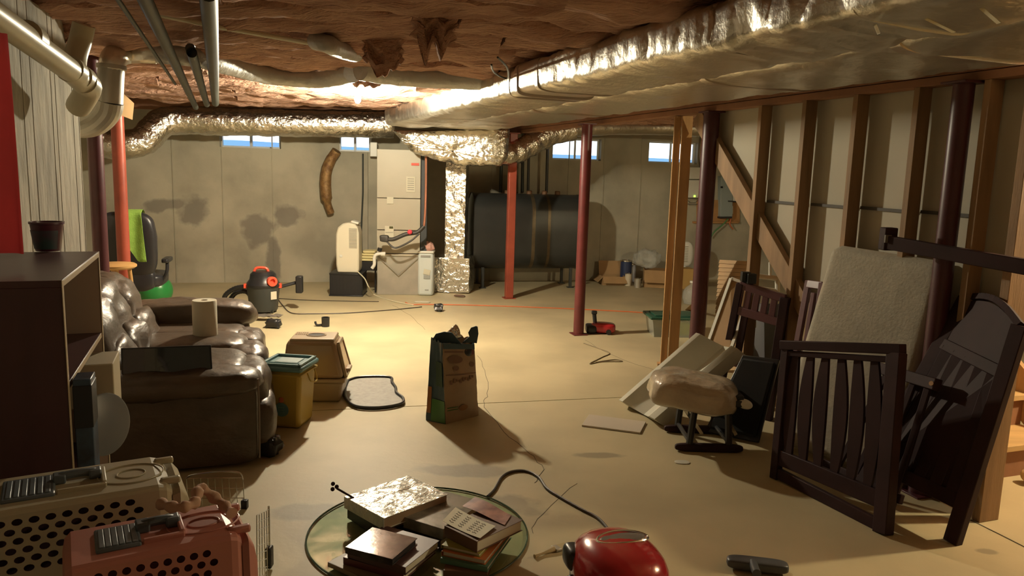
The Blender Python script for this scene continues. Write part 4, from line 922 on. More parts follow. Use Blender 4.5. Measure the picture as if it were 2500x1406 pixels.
# green lower patch, blue top band, print
def deco(q, u0, v0, u1, v1, mat, name, n=.028, k=8):
    def fn(a, b_):
        u = u0+(u1-u0)*a; v = v0+(v1-v0)*b_; return q(u, v, n*sin(pi*u)*sin(pi*min(1, v*1.1))+.0045)
    MB().sheet(fn, k, k, q.n*-.002).build(name, mat, t, sharp=60)
deco(qs, .25, .01, .99, .28, m_bagg, 'green_patch', -.012); deco(qs, .02, .1, .22, .42, M('bag_orange', (.30, .12, .03), .5), 'orange_patch', -.012)
deco(qs, .45, .45, .9, .75, M('bag_green_dark', (.04, .08, .05), .4), 'picture', -.012)
deco(qf, .01, .93, .99, 1.0, m_bagb, 'blue_band')
m_prt = M('bag_print_brown', (.20, .11, .07), .6)
deco(qf, .05, .885, .62, .905, m_prt, 'print_line'); deco(qf, .05, .60, .98, .612, m_prt, 'print_line'); deco(qf, .72, .86, .95, .92, M('bag_print_red', (.18, .05, .06), .6), 'print_block')
def oval(u, v, ru, rv, mat, name): 
    def fn(a, b_):
        r_ = b_; g_ = 2*pi*a; uu = u+ru*r_*cos(g_); vv = v+rv*r_*sin(g_); return qf(uu, vv, .025*sin(pi*uu)*sin(pi*min(1, vv*1.1))+.006)
    MB().grid(fn, 20, 3, cu=True).build(name, mat, t)
oval(.34, .80, .22, .05, m_prt, 'print_oval'); oval(.32, .69, .08, .03, m_prt, 'print_dot'); oval(.85, .73, .09, .035, m_prt, 'print_dot'); oval(.5, .17, .13, .04, M('bag_print_amber', (.28, .13, .04), .6), 'diamond_mark')
for k in range(9):
    u = .14+.085*k; deco(qf, u, .49+.012*(k % 3)+.004*k, u+.05, .535+.01*((k*2) % 3)+.004*k, m_prt, 'letter', k=3)
deco(qf, .05, .19, .33, .20, m_bagg, 'print_line'); deco(qf, .05, .16, .33, .17, m_bagg, 'print_line')
# torn flaps at the top
def torn(px, name, mat, th=.004, Y=5.0):
    pts = [P(x, y, Y) for x, y in px]; MB().prism(pts, V(.0, .012, 0)).build(name, mat, t)
torn([(1128, 838), (1150, 836), (1164, 838), (1168, 815), (1166, 798), (1162, 796), (1150, 800), (1143, 812), (1146, 822), (1138, 828)], 'torn_flap', m_bagb, Y=4.98)
torn([(1090, 812), (1112, 792), (1117, 796), (1122, 806), (1124, 818), (1110, 830)], 'torn_flap', m_bagf, Y=5.03)
MB().soft(P(1110, 814, 4.99), (.075, .05, .07), e=.8, wr=.02, ws=30).build('foil_liner', m_foilf, t)
torn([(1056, 828), (1064, 815), (1084, 810), (1102, 812), (1120, 832), (1128, 842), (1080, 845)], 'rolled_top', m_bagb, Y=4.93)
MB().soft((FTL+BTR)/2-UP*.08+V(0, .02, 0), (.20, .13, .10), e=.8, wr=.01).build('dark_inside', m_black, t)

# ================================================================== BOOKCASE and things around it
c1 = V(-1.385, 2.30, 0); c2 = V(-1.70, 3.09, 0); dx = (c2-c1).normalized(); nx = Vector((dx.y, -dx.x, 0)); Lb = (c2-c1).length; hb = 1.285; dpt = .34; tk = .022
t = thing('bookcase', 'dark cherry laminate bookcase with open side toward the sofa', 'bookcase', c1)
def bk(a0, a1, d0, d1, z0, z1, name, mat=m_shelf): # a along length, d depth (0 = open front)
    p = lambda a, d: c1+dx*a-nx*d+UP*z0
    return MB().prism([p(a0, d0), p(a1, d0), p(a1, d1), p(a0, d1)], (0, 0, z1-z0)).build(name, mat, t, bev=.0015)
bk(0, Lb, 0, dpt, hb-tk, hb, 'top_board'); bk(0, tk, .001, dpt, 0, hb-tk, 'side_panel'); bk(Lb-tk, Lb, .001, dpt, 0, hb-tk, 'side_panel', M('lit_inner_laminate', (.40, .30, .23), .5))  # far panel made paler to stand for light reaching inside
bk(tk, Lb-tk, dpt-.006, dpt, 0, hb-tk, 'back_panel'); bk(tk, Lb-tk, .004, dpt-.006, .93, .95, 'shelf'); bk(tk, Lb-tk, .004, dpt-.006, .54, .56, 'shelf'); bk(tk, Lb-tk, .004, dpt-.006, .04, .06, 'shelf')
for a0, a1 in ((-.001, tk+.001), (Lb-tk-.001, Lb+.001)): bk(a0, a1, -.002, .001, 0, hb, 'edge_band', m_edge)
for z_ in (hb-tk, .93, .54): bk(tk, Lb-tk, -.002 if z_ > 1 else .002, .004, z_, z_+.02, 'edge_band', m_edge)
# tub on top
b = F(118, 612, hb); t = thing('plastic_tub', 'dark maroon plastic tub with teal label standing on the bookcase', 'tub', b)
m_tub = M('maroon_tub', (.085, .02, .04), .35)
MB().lathe([(0, .0), (.043, .0), (.046, .004), (.060, .108), (.064, .11), (.064, .118), (.057, .118), (.044, .01), (0, .008)], b, 28).build('tub_body', m_tub, t)
def tubl(a, v): g_ = -pi*.95+a*pi*.85; r_ = .0475+.0105*v+.0008; return b+V(r_*cos(g_), r_*sin(g_), .01+.075*v)
MB().sheet(tubl, 20, 5, V(0, 0, .0001)).build('label', M('teal_label', (.03, .06, .065), .5, col2=(.07, .02, .05), vs=12), t)
# red cloth hanging at far left
A_, B_ = P(-90, 60, 2.2), P(0, 68, 2.42)
def redf(u, v):
    xt = -110+118*u+ (48*(v))*u; yt = 80+540*v-8*(1-u)
    p = P(xt, yt, 2.52-.22*(1-u)); return p+V(.0, .012*sin(u*14+v*2), 0)
tag(MB().sheet(redf, 20, 20, V(0, .008, 0)).build('red_blanket', M('red_fabric', (.50, .022, .03), .8, var=.15, vs=6), sharp=60), 'bright red blanket hanging down at the left over the bookcase', 'blanket')
# beige carton on the lower shelf, sticking out
def wbox3(name, a0, a1, d0, d1, z0, z1, mat, label, cat, **k):
    p = lambda a, d: c1+dx*a-nx*d+UP*z0
    return tag(MB().prism([p(a0, d0), p(a1, d0), p(a1, d1), p(a0, d1)], (0, 0, z1-z0)).build(name, mat, bev=.004), label, cat)
wbox3('storage_carton', .60, Lb-tk-.005, -.06, .26, .561, .87, M('beige_carton', (.42, .35, .23), .7), 'beige carton on the lower shelf sticking out of the bookcase', 'box')
t = thing('blue_box', 'tall narrow blue and black printed box standing at the bookcase front', 'box', c1+dx*.30+nx*.06)
p = lambda a, d, z: c1+dx*a+nx*d+UP*z
MB().prism([p(.03, .008, .0), p(.03, .06, 0), p(.13, .06, 0), p(.13, .008, 0)], (0, 0, .96)).build('carton', M('blue_print', (.045, .075, .12), .3, col2=(.02, .02, .03), vs=14), t, bev=.003)
MB().prism([p(.027, .007, .80), p(.027, .062, .80), p(.133, .062, .80), p(.133, .007, .80)], (0, 0, .14)).build('dark_band', m_black, t, bev=.002)
# round tray leaning between bookcase and sofa
ax = (nx*.75-dx*.62+UP*.12).normalized(); c = c1+dx*.44+nx*.035+UP*(.56+.118)
t = thing('round_tray', 'round greyish mauve tray standing on the shelf edge before the beige carton', 'tray', c-UP*.118)
m_tray = M('mauve_plastic', (.36, .29, .31), .45)
MB().lathe([(0, 0), (.095, 0), (.108, .010), (.114, .010), (.10, -.006), (0, -.006)], c, 36, axis=ax).build('tray_dish', m_tray, t)
MB().lathe([(.110, .006), (.117, .010), (.110, .014)], c, 36, axis=ax).build('tray_rim', M('dark_grey_rim', (.12, .12, .125), .4), t)
c = c1+dx*.545+nx*.03+UP*(.56+.095)
tag(MB().lathe([(0, 0), (.06, .0), (.085, .02), (.089, .02), (.065, -.006), (0, -.006)], c, 28, axis=ax).build('cream_bowl', M('cream_bowl_plastic', (.6, .52, .34), .5)), 'cream bowl tucked behind the round mauve tray', 'bowl')

# ================================================================== PET CARRIERS
def carrier(label, P0, P1, wid, ht, mat, mat2, inside, z0=.45):
    # P0,P1: floor points below the near/left and far/right ends of the centre line
    d = (P1-P0); L_ = d.length; d.normalize(); rz = atan2(d.y, d.x)
    t = thing('pet_carrier', label, 'pet carrier', (P0+P1)/2+UP*z0, rz); m = MATS[t.name]; Lw = loc2w(t)
    # cross-section: half widths by height
    sec = [(wid*.40, .0), (wid*.42, .02), (wid*.47, ht*.40), (wid*.5, ht*.42), (wid*.5, ht*.47), (wid*.47, ht*.49), (wid*.405, ht*.972), (wid*.385, ht*.99), (wid*.35, ht*1.0)]
    xs = [(-.5, .82, .90), (-.485, .93, .97), (-.45, 1, 1), (.42, 1, 1), (.46, .97, .985), (.49, .90, .95), (.5, .80, .88)]
    mb = MB(); hole_i = 5
    for sg in (-1, 1):
        for i in range(len(xs)-1):
            for j in range(len(sec)-1):
                if i == 2 and j == hole_i: continue
                q = []
                for (ii, jj) in ((i, j), (i+1, j), (i+1, j+1), (i, j+1)):
                    xx, ky, kz = xs[ii]; hw, hz = sec[jj]; q.append(Lw(xx*L_, sg*-hw*ky, hz*kz))
                mb.add(q, [(0, 1, 2, 3)] if sg > 0 else [(3, 2, 1, 0)])
    for i in range(len(xs)-1):  # top and bottom
        for jj, fl_ in ((len(sec)-1, 0), (0, 1)):
            q = [Lw(xs[a][0]*L_, s*-sec[jj][0]*xs[a][1], sec[jj][1]*xs[a][2]) for a, s in ((i, 1), (i+1, 1), (i+1, -1), (i, -1))]; mb.add(q, [(0, 1, 2, 3)] if not fl_ else [(3, 2, 1, 0)])
    for e_ in (0, len(xs)-1):
        q = [Lw(xs[e_][0]*L_, s*-sec[j][0]*xs[e_][1], sec[j][1]*xs[e_][2]) for s, rng in ((1, range(len(sec))), (-1, range(len(sec)-1, -1, -1))) for j in rng]
        mb.add(q, [tuple(range(len(q)))])
    # holed side panels
    rows, cols = 6, 10; x0, x1 = xs[2][0]*L_, xs[3][0]*L_
    for sg in (-1, 1):
        lo, hi = sec[hole_i], sec[hole_i+1]
        S = lambda u, v: Lw(x0+(x1-x0)*u, sg*-(lo[0]+(hi[0]-lo[0])*v), lo[1]+(hi[1]-lo[1])*v)
        for r_ in range(rows+2):
            v0 = 0 if r_ == 0 else .16+.80*(r_-1)/rows; v1 = .16 if r_ == 0 else (1 if r_ == rows+1 else .16+.80*r_/rows)
            if r_ in (0, rows+1): mb.add([S(0, v0), S(1, v0), S(1, v1), S(0, v1)], [(0, 1, 2, 3)] if sg > 0 else [(3, 2, 1, 0)]); continue
            off = .5 if r_ % 2 else 0; cw = 1/(cols+1.)
            ub = .02 + off*cw; mb.add([S(0, v0), S(ub, v0), S(ub, v1), S(0, v1)], [(0, 1, 2, 3)] if sg > 0 else [(3, 2, 1, 0)])
            for c_ in range(cols):
                ua = ub+c_*cw*.94; uc = ua+cw*.94; um, vm = (ua+uc)/2, (v0+v1)/2
                if r_ > 3 and (c_ < 2) : 
                    pass
                N_ = 12; sq = []; el = []
                for k in range(N_):
                    a_ = 2*pi*k/N_+pi/4; cx_, cy_ = cos(a_), sin(a_); mxx = max(abs(cx_), abs(cy_))
                    sq.append(S(um+(uc-ua)/2*cx_/mxx, vm+(v1-v0)/2*cy_/mxx)); el.append(S(um+(uc-ua)*.33*cx_, vm+(v1-v0)*.36*cy_))
                mb.add(sq+el, [((k, (k+1) % N_, N_+(k+1) % N_, N_+k) if sg > 0 else (N_+k, N_+(k+1) % N_, (k+1) % N_, k)) for k in range(N_)])
            ue = ub+cols*cw*.94; mb.add([S(ue, v0), S(1, v0), S(1, v1), S(ue, v1)], [(0, 1, 2, 3)] if sg > 0 else [(3, 2, 1, 0)])
    mb.build('shell', mat, t, sharp=30)
    # inner liner seen through the holes
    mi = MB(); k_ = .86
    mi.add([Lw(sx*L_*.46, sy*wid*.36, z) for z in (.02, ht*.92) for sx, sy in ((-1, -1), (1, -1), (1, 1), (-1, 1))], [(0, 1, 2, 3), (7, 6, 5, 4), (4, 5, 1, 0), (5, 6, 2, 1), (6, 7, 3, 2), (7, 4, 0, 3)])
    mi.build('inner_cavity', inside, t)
    zt = ht*1.0
    def lbx(c, s, name, mt, bev=.004, R=None, par=None):
        q = MB().box((0, 0, 0), s); R = R or Matrix.Identity(3); q.v = [m @ (R @ v+Vector(c)) for v in q.v]; return q.build(name, mt, par or t, bev=bev)
    # grey ribbed compartment lid
    lbx((-.20*L_, 0, zt+.003), (.25*L_, wid*.46, .010), 'compartment_lid', mat2, .012)
    for k in range(6): lbx((-.29*L_+.036*k*L_, 0, zt+.0085), (.012, wid*.38, .003), 'lid_rib', mat2, .002)
    # handle in a framed recess
    for s_ in (-1, 1): lbx((.05*L_, s_*wid*.19, zt+.004), (.24*L_, .012, .014), 'recess_rim', mat, .003)
    lbx((.16*L_, 0, zt+.004), (.012, wid*.36, .02), 'recess_rim', mat, .003)
    h = MB().tube(smooth([Lw(-.06*L_, .02, zt), Lw(-.055*L_, .02, zt+.014), Lw(.03*L_, .02, zt+.018), Lw(.12*L_, .02, zt+.014), Lw(.125*L_, .02, zt)], 4), .011, 10).build('carry_handle', mat2, t)
    for sx in (-.055, .12): lbx((sx*L_, .02, zt+.012), (.03, .035, .024), 'handle_mount', mat2, .004)
    MB().tube([Lw(.30*L_+.08*cos(a_), wid*.22*sin(a_), zt+.001) for a_ in [2*pi*k/32 for k in range(32)]], .0022, 6, closed=True).build('embossed_ring', mat, t)
    MB().tube([Lw(.30*L_+.035*cos(a_), wid*.10*sin(a_), zt+.001) for a_ in [2*pi*k/24 for k in range(24)]], .0018, 6, closed=True).build('embossed_ring', mat, t)
    # door frame hood at the right end
    vs = []; 
    for xx, kk in ((.49, .93), (.53, .95), (.57, .88), (.59, .78)):
        vs += [Lw(xx*L_, s*-sec[j][0]*kk, sec[j][1]*kk) for s, rng in ((1, range(len(sec))), (-1, range(len(sec)-1, -1, -1))) for j in rng]
    n_ = 2*len(sec); MB().add(vs, [(i*n_+k, i*n_+(k+1) % n_, (i+1)*n_+(k+1) % n_, (i+1)*n_+k) for i in range(3) for k in range(n_)]+[tuple(range(3*n_, 4*n_))]).build('door_hood', mat, t)
    for s_ in (-1, 1): lbx((.49*L_, s_*wid*.25, ht*.985), (.05, .02, .018), 'latch', mat, .005)
    return t, Lw, L_
m_ivory = M('ivory_carrier_plastic', (.40, .35, .24), .42, var=.05); m_pinkp = M('pink_carrier_plastic', (.52, .21, .17), .4, var=.06); m_lid = M('slate_plastic', (.10, .12, .14), .4)
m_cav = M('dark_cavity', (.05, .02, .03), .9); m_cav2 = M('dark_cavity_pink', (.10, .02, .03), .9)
ht1, ht2, TZ = .36, .36, .45
tr = thing('footlocker', 'black storage trunk carrying both pet carriers, barely in view', 'trunk', V(-1.16, 1.82, 0), .35)
Lw = loc2w(tr)
MB().box(Lw(0, 0, .20), (.70, .66, .40), .35).build('trunk_body', m_black, tr, bev=.01); MB().box(Lw(0, 0, .425), (.72, .68, .05), .35).build('trunk_lid', m_black, tr, bev=.01)
b0 = F(-95, 1222, TZ+ht1); b1 = F(412, 1142, TZ+ht1); b0.z = b1.z = 0
carrier('ivory pet carrier with slate compartment lid, behind the pink one', b0, b1, .31, ht1, m_ivory, m_lid, m_cav)
b0 = F(150, 1343, TZ+ht2); b1 = F(575, 1260, TZ+ht2); b0.z = b1.z = 0
tc_, Lc, L__ = carrier('salmon pink pet carrier nearest the camera with a twisted rag on its handle', b0, b1, .25, ht2, m_pinkp, m_lid, m_cav2)
tag(MB().tube(smooth([Lc(.02, .03, ht2+.055), Lc(.05, -.03, ht2+.062), Lc(.09, -.01, ht2+.058), Lc(.11, .05, ht2+.066), Lc(.15, .04, ht2+.03), Lc(.17, -.02, ht2+.018)], 8), [.012+.003*sin(i*1.3) for i in range(41)], 9, wr=.15, ws=30).build('knotted_rag', M('peach_rag', (.50, .31, .22), .9), sharp=60), 'twisted pale rag knotted around the handle of the pink carrier', 'rag')
# wire basket behind and wire door on the floor
t = thing('wire_basket', 'chrome wire basket standing upright behind the ivory carrier end', 'basket', F(525, 1250)+V(0, 0, 0))
q = Quad(P(460, 1262, 3.50), P(598, 1258, 3.62), P(592, 1166, 3.66), P(455, 1168, 3.54)); dn = V(.06, .22, 0)
q = Quad(P(462, 1290, 3.42), P(602, 1290, 3.48), P(592, 1166, 3.50), P(455, 1168, 3.44))
for k in range(9): MB().tube([q(k/8, 0), q(k/8, 1)], .0022, 6).build('wire', m_chrome, t)
for k in range(6): MB().tube([q(0, k/5), q(1, k/5)], .0022, 6).build('wire', m_chrome, t)
MB().tube(smooth([q(0, 1), q(.1, 1.06), q(.5, 1.12), q(.93, 1.1), q(1, .96)], 6), .005, 8).build('top_rod', m_chrome, t)
MB().box(q(1.0, .45), (.03, .03, .06)).build('black_clip', m_black, t, bev=.004)
t = thing('wire_gate', 'narrow chrome wire gate with a black catch beside the pink carrier', 'gate', F(648, 1470))
q = Quad(P(628, 1500, 2.62), P(660, 1500, 2.9), P(656, 1243, 2.95), P(627, 1258, 2.66))
for k in range(6): MB().tube([q(k/5, 0), q(k/5, 1)], .0022, 6).build('wire', m_chrome, t)
for k in range(14): MB().tube([q(0, k/13), q(1, k/13)], .0018, 6).build('wire', m_chrome, t)
MB().tube([q(1, 0), q(1, 1.03)], .004, 8).build('frame_rod', m_chrome, t)
MB().box(q(1, .55), (.025, .04, .09)).build('black_catch', m_black, t, bev=.006)

# ================================================================== GLASS TOP AND BOOKS
gc = F(1022, 1302); gc.z = 0; GR = .50
t = thing('glass_tabletop', 'round clear glass tabletop lying on the floor under the books', 'glass', gc)
MB().lathe([(GR-.006, .001), (GR, .004), (GR, .010), (GR-.006, .013), (0, .013)][::1] if False else [(0, .001), (GR-.006, .001), (GR, .004), (GR, .010), (GR-.006, .013), (0, .013)], gc, 96).build('glass_disc', m_glass, t, sharp=20)
MB().tube([gc+V((GR+.001)*cos(a_), (GR+.001)*sin(a_), .007) for a_ in [2*pi*k/96 for k in range(96)]], .0045, 6, closed=True).build('polished_edge', M('green_glass_edge', (.06, .10, .07), .1), t)
GZ = .0135
def book(cs, z, th, cover, label, name='book', pages=m_paper, cat='book', bev=.002, grp='books on the round glass', spine=3, soft_=False):
    # cs: pixel positions of three top corners (A, B, C) at top height z+th
    a, b_, c = [F(x, y, z+th) for x, y in cs]
    e1 = b_-a; e2 = c-b_; w1, w2 = e1.length, e2.length; e1.normalize(); nrm = Vector((-e1.y, e1.x, 0)); 
    if e2.dot(nrm) < 0: nrm = -nrm
    ctr = a+e1*w1/2+nrm*w2/2; ctr.z = z; rz = atan2(e1.y, e1.x)
    t = thing(name, label, cat, ctr, rz, grp); R = Matrix.Rotation(rz, 3, 'Z')
    ct = .0025 if not soft_ else .001
    MB().box(ctr+UP*(ct/2), (w1, w2, ct), rz).build('cover', cover, t, bev=.0008)
    MB().box(ctr+UP*(th-ct/2), (w1, w2, ct), rz).build('cover', cover, t, bev=.0008)
    MB().box(ctr+UP*th/2, (w1-.012, w2-.012, th-2*ct), rz).build('page_block', pages, t)
    sx = {0: (0, -1), 1: (1, 0), 2: (0, 1), 3: (-1, 0)}[spine]
    MB().box(ctr+R @ V(sx[0]*(w1/2-ct/2), sx[1]*(w2/2-ct/2), th/2), (ct if sx[0] else w1, ct if sx[1] else w2, th), rz).build('spine', cover, t)
    return t, ctr, R, w1, w2
c_sil = M('silver_foil_cover', (.62, .60, .54), .22, .35, bump=.6, bs=7, bd=.04, st=(1, 2.5, 1)); c_dk = M('dark_book_cover', (.035, .03, .032), .3, var=.3, vs=12)
c_gry = M('grey_gloss_cover', (.30, .27, .22), .25, col2=(.12, .11, .09), vs=10, coat=.3, bump=.2, bs=12); c_mar = M('maroon_cover', (.11, .025, .025), .4); c_brn = M('brown_cover', (.15, .08, .05), .5)
c_blk = M('black_gloss_cover', (.03, .028, .03), .12, col2=(.09, .08, .075), vs=14, bump=.15, bs=6)
c_blk.node_tree.nodes['Principled BSDF'].inputs['Specular IOR Level'].default_value = .05
m_page2 = M('aged_pages', (.30, .20, .12), .8)
# left rear stack
book([(848, 1228), (1000, 1180), (1092, 1222)], GZ, .075, c_dk, 'thick dark album at the rear left, under the silver covered one', spine=3, pages=m_page2)
book([(840, 1212), (996, 1160), (1096, 1206)], GZ+.076, .055, c_sil, 'large album with wrinkled silver cover on the rear stack', pages=m_page2)
# right stack bottom -> top
book([(1082, 1392), (1190, 1402), (1290, 1330)], GZ, .03, c_brn, 'bottom brown book in the right hand stack', spine=0)
book([(1075, 1362), (1190, 1385), (1290, 1312)], GZ+.031, .022, M('green_cover', (.10, .22, .15), .5), 'green paperback in the right hand stack above the brown book', spine=0)
book([(1078, 1345), (1185, 1368), (1262, 1305)], GZ+.054, .020, M('orange_cover', (.55, .18, .05), .5), 'orange edged magazine in the right hand stack', soft_=True)
book([(1078, 1330), (1172, 1352), (1256, 1292)], GZ+.075, .014, M('olive_cover', (.36, .35, .07), .5), 'olive yellow magazine right under the top book of the right stack', soft_=True)
tb, ctr, R, w1, w2 = book([(1085, 1283), (1165, 1322), (1258, 1262)], GZ+.09, .05, c_brn, 'top book of the right stack with brown spine and a pale page on it', spine=0)
z_ = GZ+.141
q = [F(x, y, z_) for x, y in ((1078, 1285), (1112, 1240), (1225, 1285), (1180, 1335))]
q = Quad(*[F(x, y, z_) for x, y in ((1080, 1275), (1172, 1318), (1210, 1288), (1112, 1242))])
pt = thing('paper_card', 'cream handwritten card lying on the brown book', 'card', q(.5, .5))
MB().sheet(lambda u, v: q(u, v)+UP*(.006*(2*u-1)**2+.001), 10, 8, (0, 0, .001)).build('card_sheet', m_paper, pt, sharp=60)
m_ink = M('ink_brown', (.16, .12, .09), .8)
for k in range(6):
    v = .82-.13*k; 
    for j in range(4):
        u = .12+.2*j+.03*((k*3+j) % 3); MB().sheet(lambda a, b_: q(u+.11*a, v+.035*b_+.03*sin(a*9+j))+UP*(.006*(2*(u+.11*a)-1)**2+.0025), 5, 2, (0, 0, .0004)).build('handwriting', m_ink, pt)
q2 = Quad(*[F(x, y, z_+.002) for x, y in ((1128, 1238), (1232, 1282), (1248, 1258), (1160, 1215))])
MB_ = MB().sheet(lambda u, v: q2(u, v)+UP*(.004*sin(u*5)+.004), 12, 8, (0, 0, .001))
tag(MB_.build('picture_print', M('pink_picture', (.42, .2, .15), .45, col2=(.16, .05, .06), vs=16), sharp=60), 'glossy pinkish picture print beside the cream card', 'print')
q3 = Quad(*[F(x, y, z_-.002) for x, y in ((1196, 1262), (1250, 1264), (1205, 1220), (1180, 1222))])
# middle grey books
book([(985, 1288), (1075, 1320), (1160, 1250)], GZ, .045, c_dk, 'dark book below the grey glossy one in the middle', spine=0)
book([(985, 1262), (1082, 1292), (1128, 1215)], GZ+.046, .05, c_gry, 'grey glossy book in the middle between both big stacks', spine=0, pages=m_page2)
# front left stack
book([(800, 1372), (920, 1425), (1010, 1370)], GZ, .02, M('tan_cover', (.32, .24, .15), .5), 'tan book at the bottom of the front left stack', spine=0)
book([(838, 1360), (985, 1402), (1075, 1338)], GZ+.021, .03, c_mar, 'maroon book in the front left stack', spine=0)
book([(848, 1342), (990, 1385), (1068, 1318)], GZ+.052, .034, M('purple_brown_cover', (.075, .03, .03), .45), 'dark brown book with pale page edge in the front left stack', spine=0)
book([(843, 1335), (958, 1365), (1017, 1313)], GZ+.087, .028, c_blk, 'black glossy case topmost on the front left stack', spine=0, pages=c_dk)
bpy_b = book([(900, 1290), (1000, 1310), (1060, 1285)], GZ, .03, c_dk, 'dark book lying low behind the black glossy case', spine=0)
# bookmark cross / sword
t = thing('ribbon_stick', 'dark stick with knobbed end poking from under the silver album', 'stick', F(830, 1195, .15))
MB().tube([F(865, 1217, .14), F(822, 1192, .19)], .005, 8).build('stick', m_crib, t)
for x, y in ((813, 1181), (812, 1194), (822, 1188)): MB().soft(F(x, y, .19), (.02, .02, .02), e=1, nu=12, nv=8).build('knob', m_crib, t)
# paint brush
t = thing('paint_brush', 'pale wooden paint brush lying on the floor', 'brush', F(1345, 1343))
a, b_ = F(1305, 1358, .008), F(1352, 1340, .010); c = F(1384, 1331, .008)
MB().tube(smooth([a, a.lerp(b_, .4), b_], 5), [.009, .009, .008, .007, .006, .006, .007, .009, .011, .013, .014], 10).build('handle', m_stool if False else M('raw_wood_handle', (.52, .42, .24), .6), t)
MB().bar(b_, b_.lerp(c, .4), .045, .012).build('ferrule', m_galv, t, bev=.003)
MB().bar(b_.lerp(c, .38), c, .042, .009).build('bristles', M('bristle', (.45, .36, .2), .9), t)
# red canister vacuum
b = F(1505, 1470); b.z = 0; t = thing('canister_vacuum', 'glossy red canister vacuum at the bottom edge with silver oval', 'vacuum', b, .25); m = MATS[t.name]; Rm = m.to_3x3(); Lw = loc2w(t)
MB().soft(Lw(.0, 0, .14), (.36, .44, .25), R=Rm, e=.85).build('shell', m_redp, t)
MB().soft(Lw(.0, 0, .07), (.33, .42, .12), R=Rm, e=.6).build('chassis', m_black, t)
MB().tube([Lw(.02+.105*cos(a_), .02+.05*sin(a_), .262-.10*((.105*cos(a_))**2*8)) for a_ in [2*pi*k/28 for k in range(28)]], .005, 8, closed=True).build('silver_trim', m_chrome, t)
MB().soft(Lw(.02, .02, .256), (.19, .08, .02), R=Rm, e=1).build('dust_window', M('smoked_grey', (.18, .16, .15), .2, coat=.4), t)
for sx in (-1, 1):
    MB().lathe([(.06, -.02), (.06, .02), (.04, .03)], Lw(sx*.17, -.06, .062), 20, axis=Rm @ V(sx, 0, 0)).build('wheel', m_black, t)
MB().soft(Lw(-.155, .09, .16), (.07, .12, .09), R=Rm, e=.6).build('side_vent', m_black, t)
MB().soft(Lw(-.165, .02, .07), (.07, .10, .08), R=Rm, e=.6).build('side_bumper', m_black, t)
# floor nozzle
b = F(1850, 1402); t = thing('vacuum_nozzle', 'dark grey vacuum floor nozzle lying at the bottom right', 'nozzle', b, -.18); m = MATS[t.name]; Rm = m.to_3x3(); Lw = loc2w(t)
m_noz = M('charcoal_plastic', (.07, .072, .08), .4)
MB().soft(Lw(0, .03, .03), (.255, .07, .045), R=Rm, e=.45).build('head', m_noz, t)
MB().tube(smooth([Lw(-.02, .02, .04), Lw(-.02, -.04, .045), Lw(-.02, -.10, .055)], 4), .018, 12).build('neck', m_noz, t)
MB().soft(Lw(.0, .06, .012), (.25, .03, .02), R=Rm, e=.5).build('squeegee', m_black, t)

# ================================================================== RIGHT SIDE: mattress, crib parts, ottoman, pad
# mattress
q = Quad(F(1896, 1085)+V(0, 0, .02), F(2185, 1185)+V(0, 0, .02), P(2318, 640, 3.98), P(2040, 597, 4.58))
t = thing('crib_mattress', 'beige crib mattress leaning upright against the studs', 'mattress', q(.5, 0))
def mat_f(u, v, sg):
    ex = abs(2*u-1); ey = abs(2*v-1); r_ = max(0, ex-.86)/.14; r2_ = max(0, ey-.92)/.08; th = .06*sqrt(max(0, 1-max(r_, r2_)**2.5)); 
    uu = u; vv = v
    cr = max(0, r_)*max(0, r2_); c0_ = q(.5+(uu-.5)*(1-.05*cr), .5+(vv-.5)*(1-.03*cr), 0)
    return c0_+q.n*(sg*th+.003*noise.noise(Vector((u*5, v*9, 1))))
MB().grid(lambda u, v: mat_f(u, v, 1), 30, 40).grid(lambda u, v: mat_f(1-u, v, -1), 30, 40).build('mattress_cover', m_cream, t, sharp=180)
for sg in (1,): MB().tube(smooth([q(.93, .02, .052), q(.945, .5, .05), q(.93, .98, .052)], 6), .004, 6).build('seam_piping', m_cream, t)
# crib end panel in front
q = Quad(F(1893, 1168), F(2165, 1306), P(2190, 852, 3.60), P(1918, 842, 4.12))
t = thing('crib_end', 'dark wooden crib end panel with curved slats, frontmost against the mattress', 'crib part', q(.5, 0))
def qbar(q, a_, b_, w_, th, name, off=0, t_=None, mat=m_crib): return MB().bar(q(*a_, off), q(*b_, off), w_, th, up=q.n).build(name, mat, t_ or t, bev=.004)
qbar(q, (-.03, 1.0), (1.05, 1.0), .05, .06, 'top_rail'); qbar(q, (-.0, .94), (1.0, .94), .03, .04, 'under_rail')
qbar(q, (0, 0), (0.02, .98), .05, .045, 'corner_post'); qbar(q, (.97, -.0), (1.0, .98), .075, .06, 'corner_post')
qbar(q, (0, .17), (1, .17), .085, .03, 'bottom_rail'); qbar(q, (0, .05), (.98, .03), .06, .03, 'foot_rail')
for k in range(6):
    u0 = .12+.142*k
    pts = [q(u0+.045*sin(pi*v_)*(-1 if k < 3 else 1)*.5+.0, .18+.77*v_) for v_ in [i/12 for i in range(13)]]
    mb = MB(); sd = (q(1, .5)-q(0, .5)).normalized()
    for i in range(12):
        w0 = .036+.044*sin(pi*i/12)**1; w1_ = .036+.044*sin(pi*(i+1)/12)
        a_, b_ = pts[i], pts[i+1]; vs = [a_-sd*w0/2-q.n*.008, a_+sd*w0/2-q.n*.008, b_+sd*w1_/2-q.n*.008, b_-sd*w1_/2-q.n*.008]; mb.add(vs+[v+q.n*.016 for v in vs], [(3, 2, 1, 0), (4, 5, 6, 7), (0, 1, 5, 4), (1, 2, 6, 5), (2, 3, 7, 6), (3, 0, 4, 7)])
    mb.build('slat', m_crib, t)
